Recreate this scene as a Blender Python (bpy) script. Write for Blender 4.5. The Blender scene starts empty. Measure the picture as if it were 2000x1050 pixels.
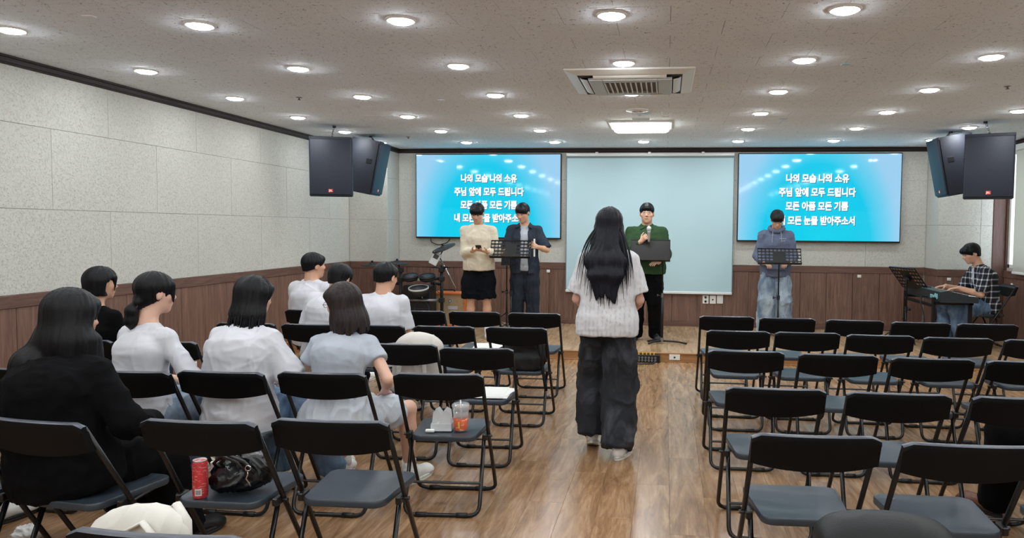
import bpy, bmesh, math, random
import numpy as np
from mathutils import Vector, Matrix, Euler

scene = bpy.context.scene
COL = scene.collection
PI = math.pi

# ------------------------------------------------------------------ camera
CAMH = 1.48
YAW, PITCH, ROLL = -0.1134, -0.0511, 0.00835
FPX, PPX, PPY = 1450.0, 1134.5, 520.7          # focal length and principal point in 2000x1050 pixels
_f = Vector((math.sin(YAW)*math.cos(PITCH), math.cos(YAW)*math.cos(PITCH), math.sin(PITCH)))
_r0 = Vector((math.cos(YAW), -math.sin(YAW), 0.0))
_u0 = _r0.cross(_f)
_r = math.cos(ROLL)*_r0 + math.sin(ROLL)*_u0
_u = -math.sin(ROLL)*_r0 + math.cos(ROLL)*_u0
camd = bpy.data.cameras.new('camera')
cam = bpy.data.objects.new('camera', camd)
COL.objects.link(cam)
m = Matrix((( _r.x, _u.x, -_f.x, 0.0), (_r.y, _u.y, -_f.y, 0.0), (_r.z, _u.z, -_f.z, CAMH), (0, 0, 0, 1)))
cam.matrix_world = m
camd.sensor_fit = 'HORIZONTAL'; camd.sensor_width = 36.0
camd.lens = FPX/2000*36.0
camd.shift_x = (1000-PPX)/2000.0
camd.shift_y = (PPY-525)/2000.0
camd.clip_start = 0.05
scene.camera = cam

# ------------------------------------------------------------------ world, exposure
w = bpy.data.worlds.new('sky'); scene.world = w; w.use_nodes = True
bg = w.node_tree.nodes['Background']
bg.inputs[0].default_value = (0.80, 0.90, 1.0, 1); bg.inputs[1].default_value = 5.5
vs = scene.view_settings
vs.view_transform = 'Standard'; vs.look = 'None'; vs.gamma = 1.0; vs.use_curve_mapping = False
vs.exposure = 0.0
LAMP = 142.0            # radiance of the ceiling downlights

# ------------------------------------------------------------------ room dimensions (metres)
H = 2.636              # ceiling
WL, WR = -4.52, 4.39   # side walls
YB = 10.694            # wall behind the stage (recessed)
YP = 10.235            # flanking wall pieces
XL, XR = -3.95, 3.555  # recess sides
YN = -3.2              # wall behind the camera
ST = 0.100             # stage height
SY = 8.33              # stage front edge

# ------------------------------------------------------------------ colour and materials
def lin(c):
    c = c/255.0
    return c/12.92 if c <= 0.04045 else ((c+0.055)/1.055)**2.4
def rgb(r, g, b): return (lin(r), lin(g), lin(b), 1.0)
MATS = {}
class NT:
    """small helper round a node tree"""
    def __init__(s, name):
        s.m = bpy.data.materials.new(name); s.m.use_nodes = True
        s.t = s.m.node_tree; s.b = s.t.nodes['Principled BSDF']; s.out = s.t.nodes['Material Output']
    def n(s, typ, **kw):
        nd = s.t.nodes.new(typ)
        for k, v in kw.items(): setattr(nd, k, v)
        return nd
    def l(s, a, b): s.t.links.new(a, b)
    def pos(s, scale=(1, 1, 1), obj=False):
        mp = s.n('ShaderNodeMapping'); mp.inputs['Scale'].default_value = scale
        if obj:
            g = s.n('ShaderNodeTexCoord'); s.l(g.outputs['Object'], mp.inputs[0])
        else:
            g = s.n('ShaderNodeNewGeometry'); s.l(g.outputs['Position'], mp.inputs[0])
        return mp.outputs[0]
    def noise(s, vec, scale, detail=2.0, rough=0.5, dist=0.0):
        nd = s.n('ShaderNodeTexNoise'); nd.inputs['Scale'].default_value = scale
        nd.inputs['Detail'].default_value = detail; nd.inputs['Roughness'].default_value = rough
        nd.inputs['Distortion'].default_value = dist
        s.l(vec, nd.inputs['Vector']); return nd.outputs['Fac']
    def ramp(s, fac, stops):
        nd = s.n('ShaderNodeValToRGB'); e = nd.color_ramp.elements
        while len(e) < len(stops): e.new(0.5)
        for i, (p, c) in enumerate(stops): e[i].position = p; e[i].color = c
        s.l(fac, nd.inputs[0]); return nd.outputs[0]
    def mix(s, fac, a, b, typ='MIX'):
        nd = s.n('ShaderNodeMix', data_type='RGBA', blend_type=typ)
        for sock, v in ((nd.inputs[0], fac), (nd.inputs[6], a), (nd.inputs[7], b)):
            if hasattr(v, 'is_output'): s.l(v, sock)
            else: sock.default_value = v
        return nd.outputs[2]
    def math(s, op, a, b=0.0):
        nd = s.n('ShaderNodeMath', operation=op)
        for sock, v in ((nd.inputs[0], a), (nd.inputs[1], b)):
            if hasattr(v, 'is_output'): s.l(v, sock)
            else: sock.default_value = v
        return nd.outputs[0]
    def base(s, c):
        if hasattr(c, 'is_output'): s.l(c, s.b.inputs['Base Color'])
        else: s.b.inputs['Base Color'].default_value = c
    def bump(s, h, strength=0.3, dist=0.01):
        nd = s.n('ShaderNodeBump'); nd.inputs['Strength'].default_value = strength; nd.inputs['Distance'].default_value = dist
        s.l(h, nd.inputs['Height']); s.l(nd.outputs[0], s.b.inputs['Normal'])
    def set(s, **kw):
        for k, v in kw.items(): s.b.inputs[k.replace('_', ' ')].default_value = v
def M(name, c=None, rough=0.5, metal=0.0, spec=0.5, var=0.0, vscale=8.0, bump=0.0, bscale=60.0, coat=0.0, sheen=0.0, emit=0.0, alpha=1.0, trans=0.0):
    if name in MATS: return MATS[name]
    t = NT(name); t.set(Roughness=rough, Metallic=metal)
    t.b.inputs['Specular IOR Level'].default_value = spec
    if coat: t.b.inputs['Coat Weight'].default_value = coat
    if sheen: t.b.inputs['Sheen Weight'].default_value = sheen
    if trans: t.b.inputs['Transmission Weight'].default_value = trans
    if alpha < 1: t.b.inputs['Alpha'].default_value = alpha
    if emit:
        t.b.inputs['Emission Color'].default_value = c; t.b.inputs['Emission Strength'].default_value = emit
    if var or bump: v = t.pos(obj=True)
    if var:
        f = t.noise(v, vscale, 3.0, 0.6)
        d = tuple(x*(1-var) for x in c[:3])+(1,); e = tuple(min(1, x*(1+var)) for x in c[:3])+(1,)
        t.base(t.ramp(f, [(0.3, d), (0.7, e)]))
    else: t.base(c)
    if bump: t.bump(t.noise(v, bscale, 3.0, 0.6), bump, 0.004)
    MATS[name] = t.m
    return t.m

# ------------------------------------------------------------------ mesh helpers
def nrm(v):
    v = np.asarray(v, float); l = np.linalg.norm(v); return v/l if l > 1e-12 else v
def fillet(pts, r, n=5):
    """round the inner corners of a polyline"""
    pts = [np.asarray(p, float) for p in pts]
    if np.isscalar(r): r = [r]*len(pts)
    o = [pts[0]]
    for i in range(1, len(pts)-1):
        a, b, c = pts[i-1], pts[i], pts[i+1]
        d1, d2 = nrm(a-b), nrm(c-b)
        q = min(r[i], 0.49*np.linalg.norm(a-b), 0.49*np.linalg.norm(c-b))
        p1, p2 = b+d1*q, b+d2*q
        for k in range(n+1):
            t = k/n; o.append((1-t)**2*p1+2*t*(1-t)*b+t*t*p2)
    o.append(pts[-1]); return o
class MB:
    """collects shapes; build() links them as ONE mesh object"""
    def __init__(s): s.v = []; s.f = []; s.mi = []; s.mats = []
    def _add(s, vs, fs, mi=0):
        o = len(s.v); s.v.extend([tuple(map(float, p)) for p in vs]); s.f.extend([tuple(i+o for i in f) for f in fs]); s.mi.extend([mi]*len(fs))
    def box(s, lo, hi, mi=0):
        x0, y0, z0 = lo; x1, y1, z1 = hi
        s._add([(x0,y0,z0),(x1,y0,z0),(x1,y1,z0),(x0,y1,z0),(x0,y0,z1),(x1,y0,z1),(x1,y1,z1),(x0,y1,z1)],
               [(0,3,2,1),(4,5,6,7),(0,1,5,4),(1,2,6,5),(2,3,7,6),(3,0,4,7)], mi); return s
    def rbox(s, lo, hi, r=0.004, seg=2, M4=None, mi=0):
        bm = bmesh.new(); bmesh.ops.create_cube(bm, size=1.0)
        c = [(a+b)/2 for a, b in zip(lo, hi)]; d = [(b-a) for a, b in zip(lo, hi)]
        for v in bm.verts: v.co = Vector((c[0]+v.co.x*d[0], c[1]+v.co.y*d[1], c[2]+v.co.z*d[2]))
        if r > 0: bmesh.ops.bevel(bm, geom=list(bm.edges), offset=min(r, 0.49*min(d)), segments=seg, affect='EDGES', profile=0.5)
        s.bm(bm, M4, mi); bm.free(); return s
    def bm(s, bm, M4=None, mi=0):
        bm.verts.index_update()
        s._add([(M4 @ v.co) if M4 else v.co for v in bm.verts], [[v.index for v in f.verts] for f in bm.faces], mi); return s
    def tube(s, pts, r, seg=8, cap=True, closed=False, mi=0, flat=1.0):
        pts = [np.asarray(p, float) for p in pts]; n = len(pts)
        rr = [r]*n if np.isscalar(r) else list(r)
        T = []
        for i in range(n):
            a = pts[(i-1) % n] if (closed or i > 0) else pts[i]; b = pts[(i+1) % n] if (closed or i < n-1) else pts[i]
            T.append(nrm(b-a))
        u = nrm(np.cross(T[0], (0.0, 0.0, 1.0))) if abs(T[0][2]) < 0.95 else nrm(np.cross(T[0], (0.0, 1.0, 0.0)))
        vs = []
        for i in range(n):
            u = nrm(u-T[i]*np.dot(u, T[i])); w_ = np.cross(T[i], u)
            for k in range(seg):
                a = 2*PI*k/seg; vs.append(pts[i]+rr[i]*(math.cos(a)*u+math.sin(a)*w_*flat))
        fs = []
        for i in range(n if closed else n-1):
            j = (i+1) % n
            for k in range(seg):
                q = (k+1) % seg; fs.append((i*seg+k, i*seg+q, j*seg+q, j*seg+k))
        if cap and not closed:
            fs.append(tuple(range(seg-1, -1, -1))); fs.append(tuple((n-1)*seg+k for k in range(seg)))
        s._add(vs, fs, mi); return s
    def lathe(s, prof, seg=24, M4=None, mi=0, cap=True):
        vs = []; n = len(prof)
        for (r, z) in prof:
            for k in range(seg):
                a = 2*PI*k/seg; p = Vector((r*math.cos(a), r*math.sin(a), z)); vs.append(M4 @ p if M4 else p)
        fs = []
        for i in range(n-1):
            for k in range(seg):
                q = (k+1) % seg; fs.append((i*seg+k, i*seg+q, (i+1)*seg+q, (i+1)*seg+k))
        if cap:
            fs.append(tuple(range(seg-1, -1, -1))); fs.append(tuple((n-1)*seg+k for k in range(seg)))
        s._add(vs, fs, mi); return s
    def prism(s, poly, a, b, axis='z', M4=None, mi=0):
        n = len(poly)
        def P(u, v, t):
            p = Vector({'z': (u, v, t), 'y': (u, t, v), 'x': (t, u, v)}[axis]); return M4 @ p if M4 else p
        vs = [P(u, v, a) for u, v in poly]+[P(u, v, b) for u, v in poly]
        fs = [tuple(range(n-1, -1, -1)), tuple(range(n, 2*n))]+[(i, (i+1) % n, n+(i+1) % n, n+i) for i in range(n)]
        s._add(vs, fs, mi); return s
    def grid(s, P, mi=0, closeu=False):
        """P: rows of points"""
        nr, nc = len(P), len(P[0]); vs = [p for row in P for p in row]; fs = []
        for i in range(nr-1):
            for j in range(nc if closeu else nc-1):
                q = (j+1) % nc; fs.append((i*nc+j, i*nc+q, (i+1)*nc+q, (i+1)*nc+j))
        s._add(vs, fs, mi); return s
    def mesh(s, name, smooth=False, fix=True):
        me = bpy.data.meshes.new(name); me.from_pydata(s.v, [], s.f); me.update()
        if fix:
            bm = bmesh.new(); bm.from_mesh(me); bmesh.ops.recalc_face_normals(bm, faces=bm.faces); bm.to_mesh(me); bm.free()
        if any(s.mi): me.polygons.foreach_set('material_index', s.mi)
        if smooth:
            me.polygons.foreach_set('use_smooth', [True]*len(me.polygons))
        return me
    def build(s, name, mat, parent=None, smooth=False, angle=None, loc=None, fix=True):
        me = s.mesh(name, smooth or angle is not None, fix)
        for mm in (mat if isinstance(mat, (list, tuple)) else [mat]): me.materials.append(mm)
        if angle is not None: me.set_sharp_from_angle(angle=math.radians(angle))
        return link(name, me, parent, loc)
def link(name, data, parent=None, loc=None, rot=None):
    o = bpy.data.objects.new(name, data); COL.objects.link(o)
    if parent is not None: o.parent = parent
    if loc is not None: o.location = loc
    if rot is not None: o.rotation_euler = rot
    return o
def tag(o, label=None, cat=None, group=None, kind=None):
    if label: o['label'] = label
    if cat: o['category'] = cat
    if group: o['group'] = group
    if kind: o['kind'] = kind
    return o
def thing(name, label, cat, loc=(0, 0, 0), rz=0.0, group=None):
    o = link(name, None, None, loc, (0, 0, rz)); o.empty_display_size = 0.1
    return tag(o, label, cat, group)
def copy_tree(o, parent=None):
    c = o.copy(); COL.objects.link(c); c.parent = parent
    for ch in list(o.children): copy_tree(ch, c)
    return c
def text_mesh(body, size, bold=0.0, ext=0.001, align='CENTER'):
    cu = bpy.data.curves.new('lettering', 'FONT'); cu.body = body; cu.size = size
    cu.align_x = align; cu.align_y = 'CENTER'; cu.offset = bold; cu.extrude = ext; cu.resolution_u = 3
    ob = bpy.data.objects.new('lettering', cu); COL.objects.link(ob)
    dg = bpy.context.evaluated_depsgraph_get(); dg.update()
    me = bpy.data.meshes.new_from_object(ob.evaluated_get(dg))
    bpy.data.objects.remove(ob); bpy.data.curves.remove(cu); me.materials.clear()
    return me
random.seed(7)
# ================================================================== materials of the room
t = NT('wall_plaster_panel')
v = t.pos(obj=False); n1 = t.noise(v, 70.0, 4.0, 0.65, 0.5); n2 = t.noise(v, 3.0, 2.0, 0.5)
c = t.ramp(n1, [(0.30, rgb(168,166,157)), (0.42, rgb(196,195,187)), (0.75, rgb(208,207,199))])
t.base(t.mix(0.10, c, t.ramp(n2, [(0.35, rgb(184,184,178)), (0.65, rgb(206,206,200))])))
t.set(Roughness=0.85); t.bump(t.ramp(n1, [(0.32, (0,0,0,1)), (0.50, (1,1,1,1))]), 0.5, 0.006)
MATS['plaster'] = t.m
M('joint', rgb(172,170,162), 0.9)

def wood(name, dark, mid, light, sc, rough=0.45, rnd=0.25, coat=0.0, bands=3.0, spec=0.5):
    """sc stretches the grain: small along the grain"""
    t = NT(name); oi = t.n('ShaderNodeObjectInfo')
    g = t.n('ShaderNodeNewGeometry'); off = t.n('ShaderNodeVectorMath', operation='MULTIPLY_ADD')
    cmb = t.n('ShaderNodeCombineXYZ'); t.l(oi.outputs['Random'], cmb.inputs[0]); t.l(oi.outputs['Random'], cmb.inputs[1]); t.l(oi.outputs['Random'], cmb.inputs[2])
    t.l(cmb.outputs[0], off.inputs[0]); off.inputs[1].default_value = (37, 53, 29); t.l(g.outputs['Position'], off.inputs[2])
    mp = t.n('ShaderNodeMapping'); mp.inputs['Scale'].default_value = sc; t.l(off.outputs[0], mp.inputs[0])
    n1 = t.noise(mp.outputs[0], bands, 5.0, 0.62, 1.2); n2 = t.noise(mp.outputs[0], bands*6, 3.0, 0.7, 0.3)
    f = t.math('ADD', t.math('MULTIPLY', n1, 0.72), t.math('MULTIPLY', n2, 0.28))
    c = t.ramp(f, [(0.33, dark), (0.5, mid), (0.68, light)])
    r = t.math('ADD', t.math('MULTIPLY', oi.outputs['Random'], rnd), 1.0-rnd/2)
    cr = t.n('ShaderNodeCombineColor')
    for i in range(3): t.l(r, cr.inputs[i])
    t.base(t.mix(1.0, c, cr.outputs[0], 'MULTIPLY')); t.set(Roughness=rough); t.b.inputs['Specular IOR Level'].default_value = spec
    if coat: t.b.inputs['Coat Weight'].default_value = coat; t.b.inputs['Coat Roughness'].default_value = 0.2
    t.bump(n2, 0.06, 0.002)
    MATS[name] = t.m; return t.m
wood('wainscot_wood', rgb(88,62,52), rgb(114,84,71), rgb(138,106,92), (16, 16, 0.9), 0.5, 0.14, bands=2.2)
wood('wainscot_rail_wood', rgb(82,56,48), rgb(102,73,62), rgb(122,90,78), (1.2, 1.2, 16), 0.5, 0.06, bands=2.2)
wood('column_wood', rgb(64,40,32), rgb(86,56,44), rgb(100,66,52), (16, 16, 0.9), 0.5, 0.05)
wood('floor_wood', rgb(112,80,52), rgb(150,115,82), rgb(184,150,116), (9, 1.0, 9), 0.27, 0.16, 0.15, 1.6)
wood('stage_wood', rgb(142,112,80), rgb(176,144,110), rgb(204,176,142), (9, 1.0, 9), 0.27, 0.10, 0.15, 1.6)
wood('riser_wood', rgb(128,88,52), rgb(158,112,70), rgb(182,138,92), (1.0, 9, 9), 0.4, 0.08, 0.0, 1.8)
M('crown_wood', rgb(40,29,28), 0.55, spec=0.3)
M('floor_gap', rgb(96,68,44), 0.7)

t = NT('ceiling_tile_mineral')
v = t.pos(); vo = t.n('ShaderNodeTexNoise'); vo.inputs['Scale'].default_value = 55.0; vo.inputs['Detail'].default_value = 3.0; vo.inputs['Roughness'].default_value = 0.65
vo.inputs['Distortion'].default_value = 1.5; t.l(t.pos((1.0, 0.75, 1.0)), vo.inputs['Vector'])
f = t.ramp(vo.outputs['Fac'], [(0.325, rgb(126,130,134)), (0.39, rgb(236,243,250)), (1.0, rgb(241,247,254))])
t.base(f); t.set(Roughness=0.9); t.bump(vo.outputs['Fac'], 0.2, 0.003)
MATS['ceil'] = t.m
M('ceil_gap', rgb(96,92,88), 0.9)

# ================================================================== floor and stage
fl = MB().box((WL-0.2, YN-0.2, -0.12), (WR+0.2, YB+0.2, -0.004)).build('floor', MATS['floor_gap']); tag(fl, kind='structure')
pw, pl = 0.19, 1.22
pm = MB().rbox((-pw/2+0.0004, -pl/2+0.0004, -0.006), (pw/2-0.0004, pl/2-0.0004, 0.0), 0.0006, 1).mesh('plank'); pm.materials.append(MATS['floor_wood'])
rows = []
nx = int((WR-WL)/pw)+1
for i in range(nx):
    x = WL+pw/2+i*pw
    y0 = 1.35+((i*0.43) % 1.0)*pl
    k = -1
    while True:
        yc = y0+k*pl; k += 1
        if yc-pl/2 > SY-0.1: break
        rows.append((x, yc))
rest = []
cnt = 0
def dist_key(p): return (p[0]+0.2)**2*0.35+(p[1])**2
vis = sorted([p for p in rows if p[1]+pl/2 > 1.7 and abs(p[0]) < 4.6], key=dist_key)
for (x, yc) in vis[:290]:
    o = link('plank', pm, fl, (x, yc, 0.0))
done = set(vis[:290])
mb = MB()
for p in rows:
    if p not in done: mb.box((p[0]-pw/2+0.0007, p[1]-pl/2+0.0007, -0.006), (p[0]+pw/2-0.0007, p[1]+pl/2-0.0007, 0.0))
y = 0.2
mb.box((WL, YN, -0.006), (WR, 1.35-pl*1.5+0.6, -0.0015))
tag(mb.build('plank_field', MATS['floor_wood'], fl), kind='stuff')

stg = MB().box((WL, SY+0.004, 0.0), (WR, YB, ST-0.006)).build('floor_stage', MATS['floor_gap']); tag(stg, kind='structure')
sm = MB().rbox((-pw/2+0.0006, -0.6, -0.006), (pw/2-0.0006, 0.6, 0.0), 0.0009, 1).mesh('plank'); sm.materials.append(MATS['stage_wood'])
for i in range(nx):
    x = WL+pw/2+i*pw
    for k in range(3):
        yc = SY+0.02+((i*0.37) % 1.0)*0.6+0.0+k*1.2
        a, b = max(SY+0.02, yc-0.6), min(YB-0.02, yc+0.6)
        if b-a < 0.05: continue
        o = link('plank', sm, stg, (x, (a+b)/2, ST)); o.scale.y = (b-a)/1.2
tag(MB().rbox((WL, SY-0.022, 0.0), (WR, SY+0.004, ST-0.012), 0.001, 1).build('riser_board', MATS['riser_wood'], stg))
MB().rbox((WL, SY-0.03, ST-0.012), (WR, SY+0.02, ST+0.002), 0.004, 2).build('nosing', MATS['riser_wood'], stg)
MB().rbox((WL, SY-0.034, 0.0), (WR, SY-0.022, 0.012), 0.002, 1).build('floor_strip', MATS['riser_wood'], stg)

# ================================================================== walls
ZW = 0.985       # wainscot top
Z1, Z2 = 1.588, 2.184   # panel courses
def wall(name, lo, hi): return tag(MB().box(lo, hi).build(name, MATS['joint']), kind='structure')
wl = wall('wall_left', (WL-0.25, YN-0.1, 0), (WL-0.014, YP+0.6, H))
wb = wall('wall_back', (XL-0.2, YB+0.014, 0), (XR+0.2, YB+0.25, H))
wpl = wall('wall_back_left', (WL-0.014, YP+0.014, 0), (XL-0.014, YB+0.25, H))
wpr = wall('wall_back_right', (XR+0.014, YP+0.014, 0), (WR+0.014, YB+0.25, H))
wn = wall('wall_front', (WL-0.25, YN-0.25, 0), (WR+0.25, YN, H))
PC = {}
def panel(parent, face, a0, a1, z0, z1, p):
    """one textured wall panel, 14 mm thick, proud of the joints; face: 'x' (normal +x), '-x', '-y'"""
    g = 0.0009; w_, h_ = round(a1-a0-2*g, 3), round(z1-z0-2*g, 3)
    if w_ <= 0.01: return
    key = (face, w_, h_)
    if key not in PC:
        mb = MB()
        if face == '-y': mb.rbox((-w_/2, 0, -h_/2), (w_/2, 0.014, h_/2), 0.003, 2)
        elif face == 'x': mb.rbox((-0.014, -w_/2, -h_/2), (0, w_/2, h_/2), 0.003, 2)
        else: mb.rbox((0, -w_/2, -h_/2), (0.014, w_/2, h_/2), 0.003, 2)
        me = mb.mesh('wall_panel'); me.materials.append(MATS['plaster']); PC[key] = me
    c = (a0+a1)/2
    link('wall_panel', PC[key], parent, ((c, p, (z0+z1)/2) if face == '-y' else (p, c, (z0+z1)/2)))
def clad(parent, face, lo, hi, p, ph, skip=None, courses=None):
    """running bond of panels; ph = phase of the middle course's joints"""
    W_ = 1.143
    for z0, z1, off in courses or ((ZW, Z1, 0.5), (Z1, Z2, 0.0), (Z2, H-0.0, 0.5)):
        k0 = math.floor((lo-ph)/W_)-1
        for k in range(k0, k0+40):
            a = ph+(k+off)*W_; b = a+W_
            a, b = max(a, lo), min(b, hi)
            if b > a: panel(parent, face, a, b, z0, z1, p)
clad(wl, 'x', YN, YP, WL, 5.043)
clad(wb, '-y', XL, XR, YB, 2.76-1.143*6, courses=((ZW, 1.566, 0.0), (1.566, 2.18, 0.0), (2.18, H, 0.0)))
clad(wpl, '-y', WL, XL, YP, WL-0.3, courses=((ZW, Z1, 0.0), (Z1, Z2, 0.0), (Z2, H, 0.0)))
clad(wpr, '-y', XR, 4.235, YP, 4.083-1.143*3, courses=((ZW, 1.566, 0.0), (1.566, 2.18, 0.0), (2.18, H, 0.0)))
clad(wpl, 'x', YP, YB, XL, YP, courses=((ZW, Z1, 0.0), (Z1, Z2, 0.0), (Z2, H, 0.0)))
clad(wpr, '-x', YP, YB, XR, YP, courses=((ZW, 1.566, 0.0), (1.566, 2.18, 0.0), (2.18, H, 0.0)))
clad(wn, '-y', WL, WR, YN+0.014, WL)

# wainscot: vertical boards, a rail on top and a baseboard
BC = {}
def boards(parent, face, lo, hi, p, zb, ph=0.0, bw=0.357):
    k0 = math.floor((lo-ph)/bw)
    for k in range(k0, k0+60):
        a, b = max(lo, ph+k*bw), min(hi, ph+(k+1)*bw)
        if b-a < 0.01: continue
        w_ = round(b-a-0.004, 3); h_ = ZW-0.09-zb-0.07; key = (face, w_, round(h_, 3))
        if key not in BC:
            mb = MB()
            if face == '-y': mb.rbox((-w_/2, -0.008, 0), (w_/2, 0.014, h_), 0.003, 1)
            elif face == 'x': mb.rbox((-0.014, -w_/2, 0), (0.008, w_/2, h_), 0.003, 1)
            else: mb.rbox((-0.008, -w_/2, 0), (0.014, w_/2, h_), 0.003, 1)
            me = mb.mesh('wainscot_board'); me.materials.append(MATS['wainscot_wood']); BC[key] = me
        c = (a+b)/2; z = zb+0.07
        link('wainscot_board', BC[key], parent, ((c, p, z) if face == '-y' else (p, c, z)))
    def run(nm, z0, z1, d, m_):
        if face == '-y': lo3, hi3 = (lo, p-d, z0), (hi, p+0.014, z1)
        elif face == 'x': lo3, hi3 = (p-0.014, lo, z0), (p+d, hi, z1)
        else: lo3, hi3 = (p-d, lo, z0), (p+0.014, hi, z1)
        MB().rbox(lo3, hi3, 0.003, 2).build(nm, m_, parent)
    run('wainscot_rail', ZW-0.09, ZW, 0.016, MATS['wainscot_rail_wood'])
    run('baseboard', zb, zb+0.07, 0.014, MATS['wainscot_rail_wood'])
def wains(name, *a, **k):
    e = link(name, None); tag(e, kind='structure'); boards(e, *a, **k)
wains('baseboard_left', 'x', YN, YP-0.001, WL, 0.0, 4.697)
wains('baseboard_back', '-y', XL+0.02, XR-0.02, YB, ST, 0.1)
wains('baseboard_back_left', '-y', WL+0.02, XL, YP, ST, WL)
wains('baseboard_back_right', '-y', XR, WR-0.17, YP, ST, XR)
wains('baseboard_recess_left', 'x', YP-0.0, YB-0.02, XL, ST, YP)
wains('baseboard_recess_right', '-x', YP-0.0, YB-0.02, XR, ST, YP)
wains('baseboard_right', '-x', YN, YP-0.02, WR, 0.0, YP-0.36*9)

# right wall with the window behind the blind
WY0, WY1, WZ0, WZ1 = -2.3, 10.19, 1.02, 2.52  # only the far end is in view; the near stretch is added for fill daylight
wr = link('wall_right', None); tag(wr, kind='structure')
for a, b in (((WR+0.014, YN-0.1, 0), (WR+0.25, WY0, H)), ((WR+0.014, WY1, 0), (WR+0.25, YP+0.6, H)), ((WR+0.014, WY0, 0), (WR+0.25, WY1, WZ0)), ((WR+0.014, WY0, WZ1), (WR+0.25, WY1, H))):
    MB().box(a, b).build('wall_core', MATS['joint'], wr)
for z0, z1 in ((ZW, 1.566), (1.566, 2.18), (2.18, H)):
    y = YN
    while y < WY0-0.1:
        panel(wr, '-x', y, min(y+1.143, WY0), z0, z1, WR); y += 1.143
panel(wr, '-x', WY0, WY1, WZ1+0.0, H, WR)
win = link('window_1', None); tag(win, kind='structure')
M('window_frame_white', rgb(226,226,220), 0.4)
fr = MB()
for a, b in (((WR+0.02, WY0, WZ0), (WR+0.20, WY0+0.05, WZ1)), ((WR+0.02, WY1-0.05, WZ0), (WR+0.20, WY1, WZ1)), ((WR+0.02, WY0, WZ0), (WR+0.20, WY1, WZ0+0.05)), ((WR+0.02, WY0, WZ1-0.05), (WR+0.20, WY1, WZ1)),
             *[((WR+0.08, WY0+(WY1-WY0)*q/6-0.03, WZ0), (WR+0.14, WY0+(WY1-WY0)*q/6+0.03, WZ1)) for q in range(1, 6)]):
    fr.rbox(a, b, 0.004, 1)
fr.build('window_frame', MATS['window_frame_white'], win)
t = NT('window_glass'); t.b.inputs['Base Color'].default_value = (0.6, 0.66, 0.66, 1); t.set(Roughness=0.03, Alpha=0.12)
MATS['glass'] = t.m
wm = [WY0+(WY1-WY0)*q/6 for q in range(7)]
for a, b in [(wm[q]+0.03, wm[q+1]-0.03) for q in range(6)]:
    MB().box((WR+0.105, a, WZ0+0.05), (WR+0.113, b, WZ1-0.05)).build('pane', MATS['glass'], win)
# dark timber column in the corner
tag(MB().rbox((4.235, YP-0.012, 0.1), (WR+0.002, YP+0.02, H-0.06), 0.003, 1).build('trim_1', MATS['column_wood']), kind='structure')
tag(MB().rbox((WR-0.004, WY1, ZW), (WR+0.02, YP, H-0.06), 0.003, 1).build('trim_2', MATS['column_wood']), kind='structure')

# crown moulding (dark), following the plan of the walls
def crown(name, A, B, n):
    """straight run from A to B (xy), n = direction into the room"""
    A, B, n = np.array(A, float), np.array(B, float), np.array(n, float)
    prof = [(0, -0.062), (0.012, -0.062), (0.016, -0.05), (0.022, -0.046), (0.026, -0.02), (0.036, -0.014), (0.036, -0.001), (0, -0.001)]
    P = [[tuple(q[:2]) for q in ()]]
    mb = MB(); k = len(prof)
    vs_ = [(*(A+n*d), H+z) for d, z in prof]+[(*(B+n*d), H+z) for d, z in prof]
    mb._add(vs_, [tuple(range(k-1, -1, -1)), tuple(range(k, 2*k))]+[(i, (i+1) % k, k+(i+1) % k, k+i) for i in range(k)])
    tag(mb.build(name, MATS['crown_wood']), kind='structure')
crown('trim_3', (WL, YN), (WL, YP), (1, 0))
crown('trim_4', (WL, YP), (XL+0.036, YP), (0, -1))
crown('trim_5', (XL, YP-0.036), (XL, YB), (1, 0))
crown('trim_6', (XL, YB), (XR, YB), (0, -1))
crown('trim_7', (XR, YB), (XR, YP-0.036), (-1, 0))
crown('trim_8', (XR-0.036, YP), (WR, YP), (0, -1))
crown('trim_9', (WR, YN), (WR, YP), (-1, 0))

# ================================================================== ceiling: slab with 300 x 600 tiles
ce = tag(MB().box((WL-0.2, YN-0.2, H+0.006), (WR+0.2, YB+0.2, H+0.15)).build('ceiling', MATS['ceil_gap']), kind='structure')
tw, td = 0.6, 0.2965
g = 0.0011
tm = MB().rbox((-tw/2+g, -td/2+g, 0), (tw/2-g, td/2-g, 0.0058), 0.0012, 1).mesh('ceiling_tile'); tm.materials.append(MATS['ceil'])
tiles = []
for k in range(-24, 24):
    y0 = 3.935+k*td
    if y0 > YB: continue
    for i in range(-9, 9):
        x0 = 0.01+(0.3 if k % 2 else 0.0)+i*tw
        if x0 > WR or x0+tw < WL: continue
        tiles.append((x0+tw/2, y0+td/2, x0, y0))
near = sorted([t_ for t_ in tiles if t_[3]+td > 3.0 and abs(t_[0]) < 5], key=lambda q: q[1]+abs(q[0]+0.6)*0.25)[:300]
ns = set(near); mb = MB()
for q in tiles:
    if q in ns and q[2] > WL and q[2]+tw < WR: link('ceiling_tile', tm, ce, (q[0], q[1], H))
    else: mb.box((max(q[2]+g, WL), q[3]+g, H), (min(q[2]+tw-g, WR), min(q[3]+td-g, YB), H+0.0058))
tag(mb.build('ceiling_tile_field', MATS['ceil'], ce), kind='stuff')
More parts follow.
